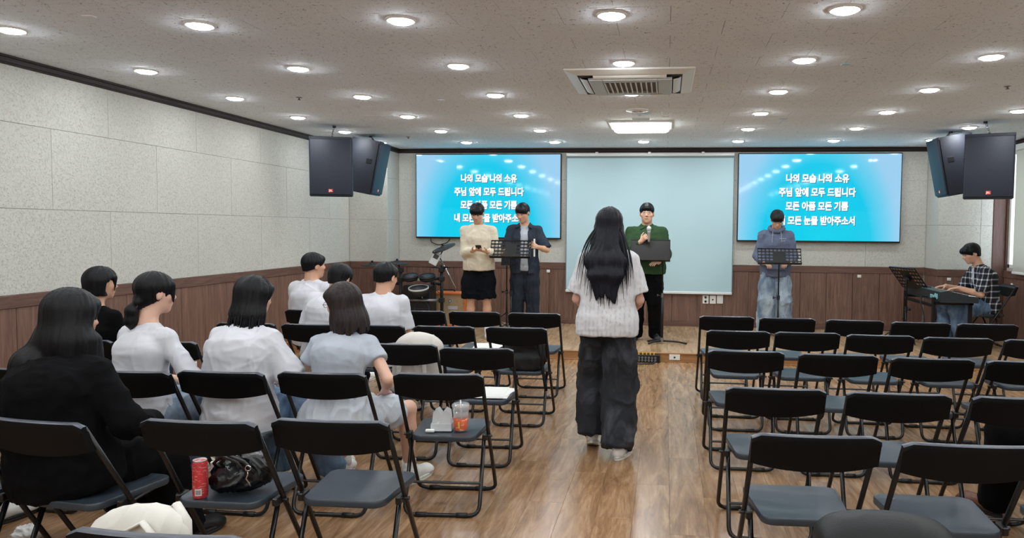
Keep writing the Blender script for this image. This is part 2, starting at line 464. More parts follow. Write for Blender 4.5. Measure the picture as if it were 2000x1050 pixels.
# ================================================================== ceiling downlights
M('white_plastic', rgb(232,232,230), 0.35)
M('white_paint_metal', rgb(222,222,218), 0.4)
M('black_metal', rgb(11,11,12), 0.42, 0.0, 0.4)
M('black_plastic', rgb(20,20,22), 0.45)
M('chrome', rgb(200,200,204), 0.18, 1.0)
M('steel', rgb(150,152,156), 0.32, 1.0)
t = NT('led_diffuser'); t.base((0.9, 0.9, 0.9, 1)); t.b.inputs['Emission Color'].default_value = (0.92, 0.97, 1.0, 1); t.b.inputs['Emission Strength'].default_value = LAMP
MATS['led'] = t.m
trim_me = MB().lathe([(0.066, 0.004), (0.066, -0.006), (0.076, -0.010), (0.083, -0.006), (0.085, -0.0005), (0.085, 0.004)], 28, cap=False).mesh('trim_ring', True); trim_me.materials.append(MATS['white_plastic'])
diff_me = MB().lathe([(0.0665, -0.004), (0.065, -0.011), (0.055, -0.018), (0.03, -0.022), (0.0005, -0.023)], 18, cap=True).mesh('diffuser', True); diff_me.materials.append(MATS['led'])
LX = [-3.887+1.2*i for i in range(7)]
LY = [4.067+1.157*j for j in range(-6, 6)]  # negative rows are out of view, added to light the room
for j, y in enumerate(LY):
    for i, x in enumerate(LX):
        r = j-6
        if (i == 3 and r == 3) or x > WR-0.3: continue
        x2 = x+(0.0 if r < 0 else (-0.02 if i == 3 else 0.0))
        d = thing('downlight', 'round white recessed ceiling downlight glowing in its thin ring', 'ceiling light', (x2, y, H), 0, 'rows of recessed ceiling downlights')
        link('trim_ring', trim_me, d); link('diffuser', diff_me, d)

# rectangular surface lamp
e = thing('panel_lamp', 'rectangular white surface ceiling lamp near the projector mount', 'ceiling light', (-0.29, 8.28, H))
MB().rbox((-0.34, -0.30, -0.022), (0.34, 0.30, 0.0), 0.006, 2).build('housing', MATS['white_paint_metal'], e)
t = NT('lamp_cover'); t.base((0.9, 0.9, 0.9, 1)); t.b.inputs['Emission Color'].default_value = (0.96, 1.0, 0.95, 1); t.b.inputs['Emission Strength'].default_value = 14.0
mb = MB()
P = []
for (ins, z) in ((0.0, -0.022), (0.012, -0.05), (0.04, -0.066), (0.075, -0.070)):
    a, b = 0.315-ins, 0.275-ins; rr = 0.03
    ring = []
    for cx_, cy_, a0 in ((a-rr, b-rr, 0), (-a+rr, b-rr, 90), (-a+rr, -b+rr, 180), (a-rr, -b+rr, 270)):
        for q in range(5):
            th = math.radians(a0+q*22.5); ring.append((cx_+rr*math.cos(th), cy_+rr*math.sin(th), z))
    P.append(ring)
mb.grid(P, closeu=True); mb._add(P[-1], [tuple(range(len(P[-1])))])
mb.build('diffuser', t.m, e, True)

# four-way ceiling cassette air conditioner
e = thing('ceiling_air_conditioner', 'square white cassette air conditioner with a slatted intake grille on the ceiling', 'air conditioner', (-0.28, 5.86, H))
M('ac_white', rgb(224,222,214), 0.4); M('ac_grey', rgb(196,200,200), 0.45); M('ac_dark', rgb(38,38,40), 0.6); M('ac_filter', rgb(120,116,112), 0.8)
A = 0.475
mb = MB()   # sloping rim
ring = lambda a, z: [(-a, -a, z), (a, -a, z), (a, a, z), (-a, a, z)]
mb.grid([ring(A, -0.001), ring(A-0.004, -0.012), ring(A-0.09, -0.034)], closeu=True)
mb.build('rim', MATS['ac_white'], e)
MB().box((-A+0.085, -A+0.085, -0.028), (A-0.085, A-0.085, -0.0)).build('backing', MATS['ac_dark'], e)
for k in range(4):   # curved outlet flaps
    th = k*PI/2; M4 = Matrix.Rotation(th, 4, 'Z')
    mb = MB(); prof = [(A-0.155, -0.052), (A-0.135, -0.050), (A-0.112, -0.042), (A-0.096, -0.030), (A-0.099, -0.026), (A-0.118, -0.038), (A-0.155, -0.046)]
    mb.prism([(-x_, z_) for x_, z_ in prof], -0.27, 0.27, 'x', None)
    o = mb.build('air_flap', MATS['ac_white'], e, angle=40); o.rotation_euler = (0, 0, th)
# central panel: a frame with rounded corners that leaves the grille open
I = A-0.165
for lo, hi in (((-I, -I, -0.058), (-0.205, I, -0.036)), ((0.205, -I, -0.058), (I, I, -0.036)), ((-0.205, -I, -0.058), (0.205, -0.215, -0.036)), ((-0.205, 0.215, -0.058), (0.205, I, -0.036))):
    MB().rbox(lo, hi, 0.006, 2).build('centre_panel', MATS['ac_grey'], e)
MB().box((-0.205, -0.215, -0.040), (0.205, 0.215, -0.036)).build('filter', MATS['ac_filter'], e)
sm_ = MB().rbox((-0.0055, -0.215, -0.06), (0.0055, 0.215, -0.042), 0.002, 1).mesh('grille_slat'); sm_.materials.append(MATS['ac_white'])
for k in range(11): link('grille_slat', sm_, e, (-0.195+0.039*k, 0, 0))
MB().rbox((0.14, I-0.05, -0.066), (0.24, I, -0.056), 0.004, 1).build('receiver_box', MATS['ac_white'], e)

# projector mount, hook, sprinklers, tags
e = thing('projector_mount', 'small white ceiling bracket with round plate beside the panel lamp', 'mount', (-0.26, 7.38, H))
MB().rbox((-0.09, -0.02, -0.07), (0.09, 0.16, -0.03), 0.006, 2).build('bracket', MATS['white_paint_metal'], e)
MB().lathe([(0.11, 0.0), (0.11, -0.012), (0.05, -0.018), (0.05, -0.006), (0.02, -0.006), (0.02, -0.03)], 24, Matrix.Translation((-0.03, -0.1, 0))).build('round_plate', MATS['white_plastic'], e, True)
MB().tube([(-0.03, -0.1, -0.005), (-0.03, -0.1, -0.03), (0.0, 0.05, -0.05)], 0.012).build('stem', MATS['white_paint_metal'], e)
e = tag(MB().tube(fillet([(0, 0, 0), (0, 0, -0.035), (0.06, -0.03, -0.045), (0.10, -0.03, -0.02)], 0.02), 0.01, 8).build('cable_hook', MATS['white_plastic'], loc=(-0.06, 7.42, H)), 'white curled cable hook on the ceiling next to the projector bracket', 'hook')
for x, y in ((-3.287, 6.40), (-3.29, 9.256), (2.673, 6.29)):
    e = thing('sprinkler_head', 'tiny dark fire sprinkler head on the ceiling', 'sprinkler', (x, y, H), 0, 'ceiling sprinkler heads')
    MB().lathe([(0.028, 0), (0.026, -0.005), (0.010, -0.008)], 14).build('escutcheon', MATS['steel'], e, True)
    MB().tube([(0, 0, -0.006), (0, 0, -0.020)], 0.006).lathe([(0.014, -0.020), (0.014, -0.023)], 10).build('nozzle', M('bronze', rgb(70,58,44), 0.4, 0.7), e)
M('tag_blue', rgb(176,206,220), 0.6)
for x, y, n_ in ((1.224, 5.39, 'tag_blue'), (1.196, 7.96, 'tag_blue'), (-3.33, 6.81, 'white_plastic'), (-2.04, 6.61, 'white_plastic'), (-3.2, 3.85, 'white_plastic')):
    tag(MB().rbox((-0.03, -0.022, -0.004), (0.03, 0.022, 0), 0.001, 1).build('ceiling_tag', MATS[n_], loc=(x, y, H), ), ('pale blue' if n_ == 'tag_blue' else 'small white')+' marker tag stuck to the ceiling tiles', 'tag', ('pale blue' if n_ == 'tag_blue' else 'white')+' ceiling tags')

# ================================================================== televisions
t = NT('tv_picture')
tc = t.n('ShaderNodeTexCoord'); mp = t.n('ShaderNodeMapping'); t.l(tc.outputs['Object'], mp.inputs[0])
mp.inputs['Location'].default_value = (0.02, 0, 0.40); mp.inputs['Scale'].default_value = (1/1.12, 0, 1/1.8)
ln = t.n('ShaderNodeVectorMath', operation='LENGTH'); t.l(mp.outputs[0], ln.inputs[0])
f = ln.outputs['Value']
c = t.ramp(f, [(0.0, (0.0, 0.70, 0.93, 1)), (0.45, (0.0, 0.66, 0.92, 1)), (0.66, (0.01, 0.64, 0.92, 1)), (0.86, (0.18, 0.68, 0.95, 1)), (1.0, (0.36, 0.68, 0.95, 1))])
t.base((0.004, 0.004, 0.005, 1)); t.set(Roughness=0.06); t.b.inputs['Specular IOR Level'].default_value = 0.22
t.l(c, t.b.inputs['Emission Color']); t.b.inputs['Emission Strength'].default_value = 0.92
MATS['tv'] = t.m
t = NT('screen_lettering'); t.base((0.02, 0.02, 0.02, 1)); t.b.inputs['Emission Color'].default_value = (1, 1, 1, 1); t.b.inputs['Emission Strength'].default_value = 1.05
MATS['letters'] = t.m
t = NT('screen_lettering_shade'); t.base((0.01, 0.02, 0.03, 1)); t.b.inputs['Emission Color'].default_value = (0.02, 0.22, 0.36, 1); t.b.inputs['Emission Strength'].default_value = 0.8
MATS['letter_shade'] = t.m
LINES = ['나의 모습 나의 소유', '주님 앞에 모두 드립니다', '모든 아픔 모든 기쁨', '내 모든 눈물 받아주소서']
def tv(x0, x1, z0, z1, label, lines):
    cx_, cz_ = (x0+x1)/2, (z0+z1)/2; hw, hh = (x1-x0)/2, (z1-z0)/2
    e = thing('television', label, 'television', (cx_, YB-0.002, cz_))
    MB().rbox((-hw, -0.075, -hh), (hw, -0.028, hh), 0.006, 2).build('housing', MATS['black_plastic'], e)
    MB().box((-hw+0.014, -0.0775, -hh+0.022), (hw-0.014, -0.075, hh-0.014)).build('screen', MATS['tv'], e)
    MB().rbox((-0.35, -0.03, -0.25), (0.35, -0.0, 0.25), 0.004, 1).build('wall_bracket', MATS['black_metal'], e)
    for (xa, xb, z), s_ in zip(lines, LINES):
        me = text_mesh(s_, 0.2, 0.0085, 0.0012)
        co = np.zeros(len(me.vertices)*3); me.vertices.foreach_get('co', co); co = co.reshape(-1, 3)
        k = (xb-xa)/(co[:, 0].max()-co[:, 0].min()); kz = 0.128/(co[:, 1].max()-co[:, 1].min())
        c0 = (co[:, 0].max()+co[:, 0].min())/2; c1 = (co[:, 1].max()+co[:, 1].min())/2
        new = np.stack([(co[:, 0]-c0)*k+(xa+xb)/2-cx_, -0.0785-co[:, 2]*0.4, (co[:, 1]-c1)*kz+z-cz_], 1)
        me.vertices.foreach_set('co', new.ravel()); me.materials.append(MATS['letters']); me.update()
        o = link('lettering', me, e)
        sh = me.copy(); new2 = new+np.array([0.010, 0.0004, -0.010]); sh.vertices.foreach_set('co', new2.ravel()); sh.materials.clear(); sh.materials.append(MATS['letter_shade'])
        link('lettering_shade', sh, e)
    return e
tv(-3.665, -1.503, 1.325, 2.556, 'wide wall television with song words, between the drum kit and the roll-up screen',
   [(-2.98, -2.15, 2.202), (-3.079, -2.05, 2.008), (-2.987, -2.149, 1.817), (-3.08, -2.04, 1.626)])
tv(0.991, 3.196, 1.32, 2.553, 'wide wall television with song words, between the roll-up screen and the keyboard',
   [(1.649, 2.496, 2.204), (1.556, 2.589, 2.013), (1.651, 2.492, 1.821), (1.564, 2.586, 1.621)])
def cable(name, label, pts, r=0.006, mat='black_plastic', cat='cable'):
    P = fillet(pts, 0.08, 6); tag(MB().tube(P, r, 6).build(name, MATS[mat], smooth=True), label, cat)
cable('television_cable', 'thin black cable looping below the television by the drum kit', [(-3.45, YB-0.03, 1.318), (-3.45, YB-0.03, 1.27), (-3.34, YB-0.03, 1.22), (-3.2, YB-0.03, 1.26), (-3.16, YB-0.03, 1.318)])

# ================================================================== projection screen
e = thing('projection_screen', 'pale blue-white roll-up projection screen hanging between the two televisions', 'projection screen', (-0.245, YB-0.05, 0))
t = NT('screen_fabric'); v = t.pos(obj=True); t.base(t.ramp(t.noise(v, 1.2, 1.0), [(0.3, rgb(178,208,216)), (0.7, rgb(185,214,222))])); t.set(Roughness=0.75)
MB().box((-1.18, 0.0, 0.60), (1.18, 0.003, 2.50)).build('fabric', t.m, e)
M('screen_white', rgb(226,228,228), 0.35)
MB().rbox((-1.19, -0.012, 0.565), (1.185, 0.018, 0.602), 0.008, 2).build('weight_bar', MATS['screen_white'], e)
MB().rbox((-1.19, -0.03, 2.515), (1.19, 0.03, 2.56), 0.012, 3).build('case', MATS['screen_white'], e)
for x in (-1.184, 1.184): MB().box((x-0.006, -0.0015, 0.60), (x+0.006, 0.0045, 2.515)).build('side_border', M('screen_edge', rgb(120,136,138), 0.6), e)
MB().box((-1.18, -0.0012, 2.490), (1.18, 0.004, 2.515)).build('top_border', MATS['screen_edge'], e)
for x in (-0.75, 0.0, 0.75): MB().rbox((x-0.02, -0.035, 2.54), (x+0.02, 0.048, 2.575), 0.003, 1).build('hanger', MATS['screen_white'], e)

# ================================================================== roller blind
e = thing('roller_blind', 'grey roller blind drawn down over the side window behind the pianist', 'blind', (WR-0.05, 7.6, 0))
t = NT('blind_grey'); t.base(rgb(206,206,196)); t.set(Roughness=0.9)
tl = t.n('ShaderNodeBsdfTranslucent'); tl.inputs[0].default_value = rgb(206,206,196); mx = t.n('ShaderNodeMixShader'); mx.inputs[0].default_value = 0.35
t.l(t.b.outputs[0], mx.inputs[1]); t.l(tl.outputs[0], mx.inputs[2]); t.l(mx.outputs[0], t.out.inputs[0]); MATS['blind_grey'] = t.m
MB().box((0.0, -10.0, 0.985), (0.003, 2.285, 2.50)).build('fabric', MATS['blind_grey'], e)  # out-of-view length towards the camera is added to spread soft fill light
MB().rbox((-0.012, -10.0, 0.96), (0.014, 2.285, 0.99), 0.006, 2).build('bottom_bar', MATS['white_plastic'], e)
MB().rbox((-0.03, -10.02, 2.50), (0.05, 2.30, 2.575), 0.015, 3).build('cassette', MATS['white_plastic'], e)

# ================================================================== sockets, plates, stage box
M('plate_white', rgb(232,232,228), 0.3); M('socket_dark', rgb(40,40,42), 0.5); M('brass_yellow', rgb(226,190,70), 0.35)
def plate(name, label, x, z, y, kind, axis='-y', w_=0.086, h_=0.12):
    e = thing(name, label, 'socket' if kind != 'blank' else 'wall plate', (x, y, z), 0 if axis == '-y' else (PI/2 if axis == 'x' else -PI/2))
    MB().rbox((-w_/2, -0.009, -h_/2), (w_/2, 0.0, h_/2), 0.004, 2).build('plate', MATS['plate_white'], e)
    if kind == 'duplex':
        for dz in (-0.03, 0.03):
            MB().lathe([(0.021, 0.0), (0.021, 0.003), (0.015, 0.003), (0.014, -0.002)], 16, Matrix.Translation((0, -0.009, dz)) @ Matrix.Rotation(PI/2, 4, 'X')).build('socket_well', MATS['ac_grey'], e)
            for dx in (-0.008, 0.008): MB().box((dx-0.002, -0.0125, dz-0.003), (dx+0.002, -0.006, dz+0.003)).build('slot', MATS['socket_dark'], e)
    if kind == 'data': MB().rbox((-0.010, -0.012, -0.012), (0.010, -0.006, 0.008), 0.001, 1).build('port', MATS['socket_dark'], e)
    if kind == 'switch': MB().rbox((-0.33*w_, -0.013, -0.35*h_), (0.33*w_, -0.006, 0.35*h_), 0.003, 1).build('rocker', MATS['white_plastic'], e)
    return e
yb = YB-0.008
plate('wall_socket', 'white double wall socket low under the roll-up screen', 0.577, 0.49, yb, 'duplex')
plate('wall_data_port', 'white data outlet in the middle of three plates under the screen', 0.678, 0.49, yb, 'data')
plate('wall_switch', 'white rocker plate beside the data outlet under the screen', 0.778, 0.494, yb, 'switch')
plate('wall_button', 'tiny white plate on the wainscot beside the denim-shirted singer', -1.694, 0.861, yb, 'switch', w_=0.05, h_=0.04)
plate('wall_button', 'tiny white plate on the wainscot below the television near the keyboard', 2.683, 0.854, yb, 'switch', w_=0.05, h_=0.04)
plate('wall_button', 'tiny white plate on the wainscot behind the pianist', 3.706, 0.858, YP-0.008, 'switch', w_=0.05, h_=0.04)
plate('wall_button', 'tiny white plate on the window wall below the blind', WR-0.008, 0.814, 9.97, 'switch', '-x', w_=0.05, h_=0.04)
plate('wall_button', 'small white plate low on the wall behind the ponytailed listener', WL+0.014, 0.144, 6.64, 'switch', 'x', w_=0.07, h_=0.05)
plate('stage_socket', 'wide white socket set into the wooden stage riser', 0.117, 0.056, SY-0.022, 'data', w_=0.12, h_=0.064)
e = thing('stage_box', 'black cable snake box with rows of jacks on the floor at the stage edge', 'stage box', (-0.245, SY-0.07, 0.0))
MB().rbox((-0.20, -0.035, 0.0), (0.20, 0.035, 0.085), 0.004, 1).build('box', MATS['black_metal'], e)
jk = MB().lathe([(0.013, 0), (0.013, 0.006), (0.007, 0.006), (0.006, -0.002)], 10, Matrix.Rotation(PI/2, 4, 'X')).mesh('jack', True); jk.materials.append(MATS['steel'])
for i in range(10):
    link('jack', jk, e, (-0.175+i*0.036, -0.035, 0.055)); link('jack', jk, e, (-0.175+i*0.036, -0.035, 0.025))
for i in range(8): MB().tube([(-0.16+i*0.042, -0.005, 0.085), (-0.16+i*0.042, -0.005, 0.11)], 0.008, 6).build('plug', MATS['brass_yellow'], e)
cable('stage_cable', 'black cable running from the snake box along the stage foot', [(-0.1, SY-0.125, 0.012), (-0.12, SY-0.2, 0.008), (-0.3, SY-0.24, 0.008), (-0.6, SY-0.14, 0.008), (-0.9, SY-0.08, 0.008)], 0.007)

# ================================================================== loudspeakers
M('speaker_cab', rgb(30,34,46), 0.55, bump=0.25, bscale=180)
t = NT('speaker_grille'); v = t.pos(obj=True); vo = t.n('ShaderNodeTexVoronoi'); vo.inputs['Scale'].default_value = 220; t.l(v, vo.inputs['Vector'])
t.base(t.ramp(vo.outputs['Distance'], [(0.2, rgb(16,20,30)), (0.5, rgb(36,42,58))])); t.set(Roughness=0.5); MATS['grille'] = t.m
M('badge_red', rgb(214,66,52), 0.4); M('badge_white', rgb(236,230,226), 0.4)
jbl = text_mesh('JBL', 0.028, 0.0006, 0.0006)
def speaker(loc, rot, label, top):
    e = thing('loudspeaker', label, 'loudspeaker', loc); e.rotation_euler = rot
    # front faces -y; the cabinet tapers to the back
    w2, h2, d = 0.232, 0.335, 0.40
    poly = [(-w2, 0.02), (w2, 0.02), (w2, 0.16), (w2-0.09, d), (-w2+0.09, d), (-w2, 0.16)]
    bm = bmesh.new(); vsb = [bm.verts.new((u_, v_, -h2)) for u_, v_ in poly]; fb = bm.faces.new(vsb)
    r_ = bmesh.ops.extrude_face_region(bm, geom=[fb]); bmesh.ops.translate(bm, verts=[q for q in r_['geom'] if isinstance(q, bmesh.types.BMVert)], vec=(0, 0, 2*h2))
    bmesh.ops.bevel(bm, geom=list(bm.edges), offset=0.008, segments=2, affect='EDGES')
    mb = MB().bm(bm); bm.free(); mb.build('cabinet', MATS['speaker_cab'], e, angle=40)
    MB().rbox((-w2+0.006, 0.0, -h2+0.02), (w2-0.006, 0.028, h2-0.02), 0.012, 3).build('grille', MATS['grille'], e, angle=40)
    MB().rbox((-w2, 0.004, h2-0.03), (w2, 0.03, h2+0.004), 0.006, 2).build('edge_trim', MATS['speaker_cab'], e)
    b = MB().rbox((-0.024, -0.006, -h2+0.048), (0.024, 0.001, -h2+0.086), 0.005, 2).build('badge', MATS['badge_red'], e)
    o = link('badge_lettering', jbl, b, (0, -0.0066, -h2+0.067), (PI/2, 0, 0))
    if not jbl.materials: jbl.materials.append(MATS['badge_white'])
    for s_ in (-1, 1):   # recessed side handles
        mb = MB(); mb.rbox((s_*w2-0.004, 0.075, 0.04), (s_*w2+0.003, 0.145, 0.10), 0.003, 1)
        mb.build('handle', M('handle_black', rgb(8,8,9), 0.5), e)
    # suspension chain up to the ceiling hook
    inv = (Matrix.Translation(loc) @ Euler(rot).to_matrix().to_4x4()).inverted()
    a = Vector((0, 0.16, h2)); b_ = inv @ Vector(top)
    MB().lathe([(0.02, -0.001), (0.02, 0.006), (0.008, 0.012)], 10, Matrix.Translation(a)).build('eye_bolt', MATS['steel'], e)
    n_ = 6
    for k in range(n_):
        p = a.lerp(b_, (k+0.5)/n_); L_ = (b_-a).length/n_*0.72
        d_ = (b_-a).normalized(); s1 = d_.orthogonal().normalized(); s2 = d_.cross(s1)
        sd = s1 if k % 2 else s2
        pts = [p+d_*L_*math.cos(q*PI/5)+sd*0.012*math.sin(q*PI/5) for q in range(10)]
        MB().tube(pts, 0.0035, 5, closed=True).build('chain_link', MATS['steel'], e)
    MB().tube([inv @ (Vector(top)+Vector((0, 0, -0.02))), inv @ (Vector(top)+Vector((0, 0, 0.0)))], 0.02, 10).build('ceiling_anchor', MATS['black_metal'], e)
speaker((-3.775, 8.06, 2.155), (math.radians(2), 0, math.radians(19)), 'large dark loudspeaker facing the seats from the drum-kit side, hung on a chain', (-3.80, 8.22, H))
speaker((-3.60, 9.14, 2.205), (math.radians(11), 0, math.radians(96)), 'loudspeaker turned and tilted towards the drum kit behind the forward-facing one', (-3.74, 9.14, H))
speaker((3.30, 8.12, 2.155), (math.radians(2), 0, math.radians(-21)), 'large dark loudspeaker facing the seats from the keyboard side, hung on a chain', (3.31, 8.27, H))
speaker((3.10, 9.06, 2.205), (math.radians(11), 0, math.radians(-94)), 'loudspeaker turned and tilted towards the pianist behind the forward-facing one', (3.25, 9.06, H))
# ================================================================== folding chairs (origin: floor under the top of the backrest; +y is where the sitter looks)
t = NT('chair_plastic'); v = t.pos(obj=True); n1 = t.noise(v, 260, 2.0, 0.5)
t.base(rgb(45,54,63)); t.set(Roughness=0.38); t.b.inputs['Specular IOR Level'].default_value = 0.55; t.bump(n1, 0.06, 0.001); MATS['chair_plastic'] = t.m
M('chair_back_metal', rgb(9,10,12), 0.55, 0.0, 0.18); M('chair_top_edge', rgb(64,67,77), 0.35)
M('chair_tube', rgb(13,13,14), 0.33, 0.0, 0.5)
M('chair_cap', rgb(10,10,10), 0.5)
CHH = 0.755
def make_chair():
    e = thing('folding_chair', 'x', 'chair')
    hw = 0.216; r = 0.0105
    # front frame: from the backrest top down to the front feet, U across the floor
    pts = [(-hw, 0.012, 0.735), (-hw, 0.215, 0.40), (-hw-0.004, 0.46, r), (hw+0.004, 0.46, r), (hw, 0.215, 0.40), (hw, 0.012, 0.735)]
    P = fillet(pts, [0, 0.05, 0.055, 0.055, 0.05, 0], 5)
    MB().tube(P, r, 8).build('front_leg_frame', MATS['chair_tube'], e, True)
    h2 = 0.192
    P = fillet([(-h2, 0.225, 0.385), (-h2-0.002, 0.06, r), (h2+0.002, 0.06, r), (h2, 0.225, 0.385)], 0.055, 5)
    MB().tube(P, r, 8).build('rear_leg_frame', MATS['chair_tube'], e, True)
    cap = MB().tube([(-0.028, 0, 0), (0.028, 0, 0)], 0.0145, 8).mesh('foot_sleeve', True); cap.materials.append(MATS['chair_cap'])
    for x, y in ((-0.13, 0.46), (0.13, 0.46), (-0.105, 0.06), (0.105, 0.06)): link('foot_sleeve', cap, e, (x, y, r+0.001))
    for x in (-1, 1):
        MB().rbox((x*0.203-0.012, 0.17, 0.37), (x*0.203+0.012, 0.235, 0.402), 0.004, 1).tube([(x*0.185, 0.215, 0.385), (x*0.236, 0.215, 0.385)], 0.008, 8).build('hinge', MATS['chair_tube'], e)
        MB().tube([(x*0.19, 0.22, 0.372), (x*0.172, 0.40, 0.383)], 0.007, 6).build('seat_brace', MATS['chair_tube'], e)
    MB().tube([(-0.19, 0.12, 0.16), (0.19, 0.12, 0.16)], 0.007, 6).build('cross_bar', MATS['chair_tube'], e)
    # seat: rounded trapezoid with a shallow dish
    N = 9; DZ = 0.035
    def outline(s_, n_=8):
        o = []; yb_, yf = 0.095, 0.475; wb_, wf = 0.168, 0.192; rc = 0.05
        cs = [(wf-rc, yf-rc, 0), (-wf+rc, yf-rc, 90), (-wb_+rc, yb_+rc, 180), (wb_-rc, yb_+rc, 270)]
        for cx_, cy_, a0 in cs:
            for q in range(n_):
                th = math.radians(a0+90*q/(n_-1)); o.append((cx_+rc*math.cos(th), cy_+rc*math.sin(th)))
        c_ = np.array([0, (yb_+yf)/2])
        return [tuple(c_+(np.array(p)-c_)*s_) for p in o]
    rows_ = []
    for s_, z in ((0.0, 0.4365), (0.45, 0.4372), (0.80, 0.4405), (0.955, 0.4445), (0.985, 0.4445), (1.0, 0.440), (1.0, 0.421), (0.985, 0.4155), (0.95, 0.4155), (0.93, 0.425)):
        rows_.append([(x, y, z-DZ+0.006*((y-0.29)/0.2)**2*(1 if y > 0.29 else 0)*-0.6+0.004*math.exp(-((y-0.25)/0.035)**2)*(-0.4 if s_ < 0.9 else 0)) for x, y in outline(max(s_, 0.02))])
    mb = MB().grid(rows_, closeu=True); mb._add(rows_[0], [tuple(range(len(rows_[0])))]); mb._add(rows_[-1], [tuple(range(len(rows_[-1])))])
    mb.build('seat', MATS['chair_plastic'], e, angle=50)
    # backrest: curved panel, lower edge sags in the middle; folded top lip
    nx_ = 15
    def back(inner):
        P = []
        for k in range(nx_):
            u_ = -1+2*k/(nx_-1); x = u_*0.2265
            cur = -0.020*(1-u_*u_)          # bows to the rear in the middle
            zb = 0.640-0.026*(1-abs(u_)**2.2)
            sec = []
            for z in (zb, zb+0.004, 0.68, 0.72, 0.736, 0.7505, CHH):
                zz = z; y = 0.07*(0.735-zz)/0.11*0.55+cur
                if z >= 0.752: y += (0.003 if z > 0.7535 else 0)
                sec.append((zz, y))
            P.append((x, sec, u_))
        return P
    P = back(0); rows_ = []
    for x, sec, u_ in P:
        rd = 0.014*max(0, (abs(u_)-0.86)/0.14)**2      # rounded top corners
        rear = [(x, y-0.011+(0.013 if z > 0.7535 else (0.007 if z > 0.75 else 0)), z-(rd if z > 0.73 else 0)) for z, y in sec]; front = [(x, y+0.017, z-(rd if z > 0.73 else 0)) for z, y in reversed(sec)]
        rows_.append(rear+front)
    mb = MB().grid(rows_, closeu=True); mb._add(rows_[0], [tuple(range(len(rows_[0])))]); mb._add(rows_[-1], [tuple(range(len(rows_[-1])))])
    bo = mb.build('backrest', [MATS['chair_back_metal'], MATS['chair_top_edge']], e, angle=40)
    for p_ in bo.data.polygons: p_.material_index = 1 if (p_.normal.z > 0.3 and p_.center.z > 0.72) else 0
    return e
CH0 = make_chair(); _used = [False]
def chair(x, y, rz, label, z=0.0):
    o = CH0 if not _used[0] else copy_tree(CH0)
    _used[0] = True
    o.location = (x, y, z); o.rotation_euler = (0, 0, math.radians(rz)); o['label'] = label; o['group'] = 'black folding chairs'
    return o
ORD = ['first', 'second', 'third', 'fourth', 'fifth', 'sixth', 'seventh']
ROWN = ['front', 'second', 'third', 'fourth', 'fifth', 'sixth']
# (x, y) of each backrest, row by row from the stage, aisle chair first
LEFT = [[(-1.115, 6.27, 1), (-1.645, 6.28, -1), (-2.13, 6.26, 1), None, (-3.08, 6.15, 0)],
        [(-1.08, 5.33, 0), (-1.62, 5.31, 2), (-2.14, 5.28, 0), (-2.62, 5.24, 0), (-3.12, 5.22, 1)],
        [(-1.13, 4.37, 3), (-1.63, 4.45, 1), None, (-2.55, 4.33, 0), (-3.13, 4.30, 2), (-3.68, 4.28, 0)],
        [(-1.118, 3.57, 4), (-1.695, 3.50, 1), (-2.20, 3.45, 0), (-2.66, 3.39, 2), (-3.16, 3.36, 0)],
        [(-1.247, 2.64, 1.6), (-1.725, 2.56, 1), (-2.33, 2.48, -6), (-2.83, 2.46, 0)],
        [(-1.19, 1.60, 0)]]
RIGHT = [[(0.52, 6.33, 1), (1.015, 6.30, 0), (1.545, 6.25, -1), (2.045, 6.20, 0), (2.545, 6.18, -1)],
         [(0.53, 5.43, 0), (1.017, 5.43, 1), (1.505, 5.38, -1), (2.01, 5.34, 0), (2.53, 5.32, 0)],
         [(0.49, 4.53, 0), (1.02, 4.49, 0), (1.535, 4.44, -1), (2.05, 4.42, 0)],
         [(0.514, 3.475, 0), (1.052, 3.45, 0), (1.59, 3.44, 0), (2.12, 3.42, 0)],
         [(0.542, 2.69, 2), (1.05, 2.645, 1), (1.56, 2.60, -4)],
         [(0.60, 1.74, 0)]]
SIT = {(0, 4): 'under the short-haired boy by the wall', (1, 2): 'under the white-shirted boy beside the drum kit', (1, 3): 'under the bowed white-shirted listener', (3, 1): 'under the listener in the grey T-shirt', (3, 2): 'under the listener with shoulder-length black hair',
       (3, 3): 'under the ponytailed listener', (2, 5): 'under the short-haired listener in black', (4, 2): 'under the long-haired listener in black', (4, 1): 'holding a red can and a black bag', (3, 0): 'holding an iced drink and a clear box', (2, 0): 'with white papers on its seat',
       (1, 0): 'with a black backpack on its seat', (0, 1): 'with loose papers on its seat', (2, 1): 'with a cream bag on its seat', (5, 0): 'with a white tote bag on its seat'}
for side, ROWS in (('drum-kit', LEFT), ('keyboard', RIGHT)):
    for r_, row in enumerate(ROWS):
        for k, c in enumerate(row):
            if c is None: continue
            what = ''
            if side == 'drum-kit': what = SIT.get((r_, k), 'empty')
            else: what = 'under a black backpack' if r_ == 5 else ('under the sitter in brown shoes' if (r_, k) == (3, 3) else 'empty')
            lab = 'black folding chair, %s side, %s row from stage, %s from aisle' % (side, ROWN[r_], ORD[k])
            if what == 'empty' or what.startswith('empty'): lab = 'empty '+lab
            else: lab = 'black folding chair '+what+(', %s row from stage' % ROWN[r_])
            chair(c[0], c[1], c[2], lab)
chair(4.10, 9.42, 90, 'black folding chair under the pianist at the keyboard', ST)
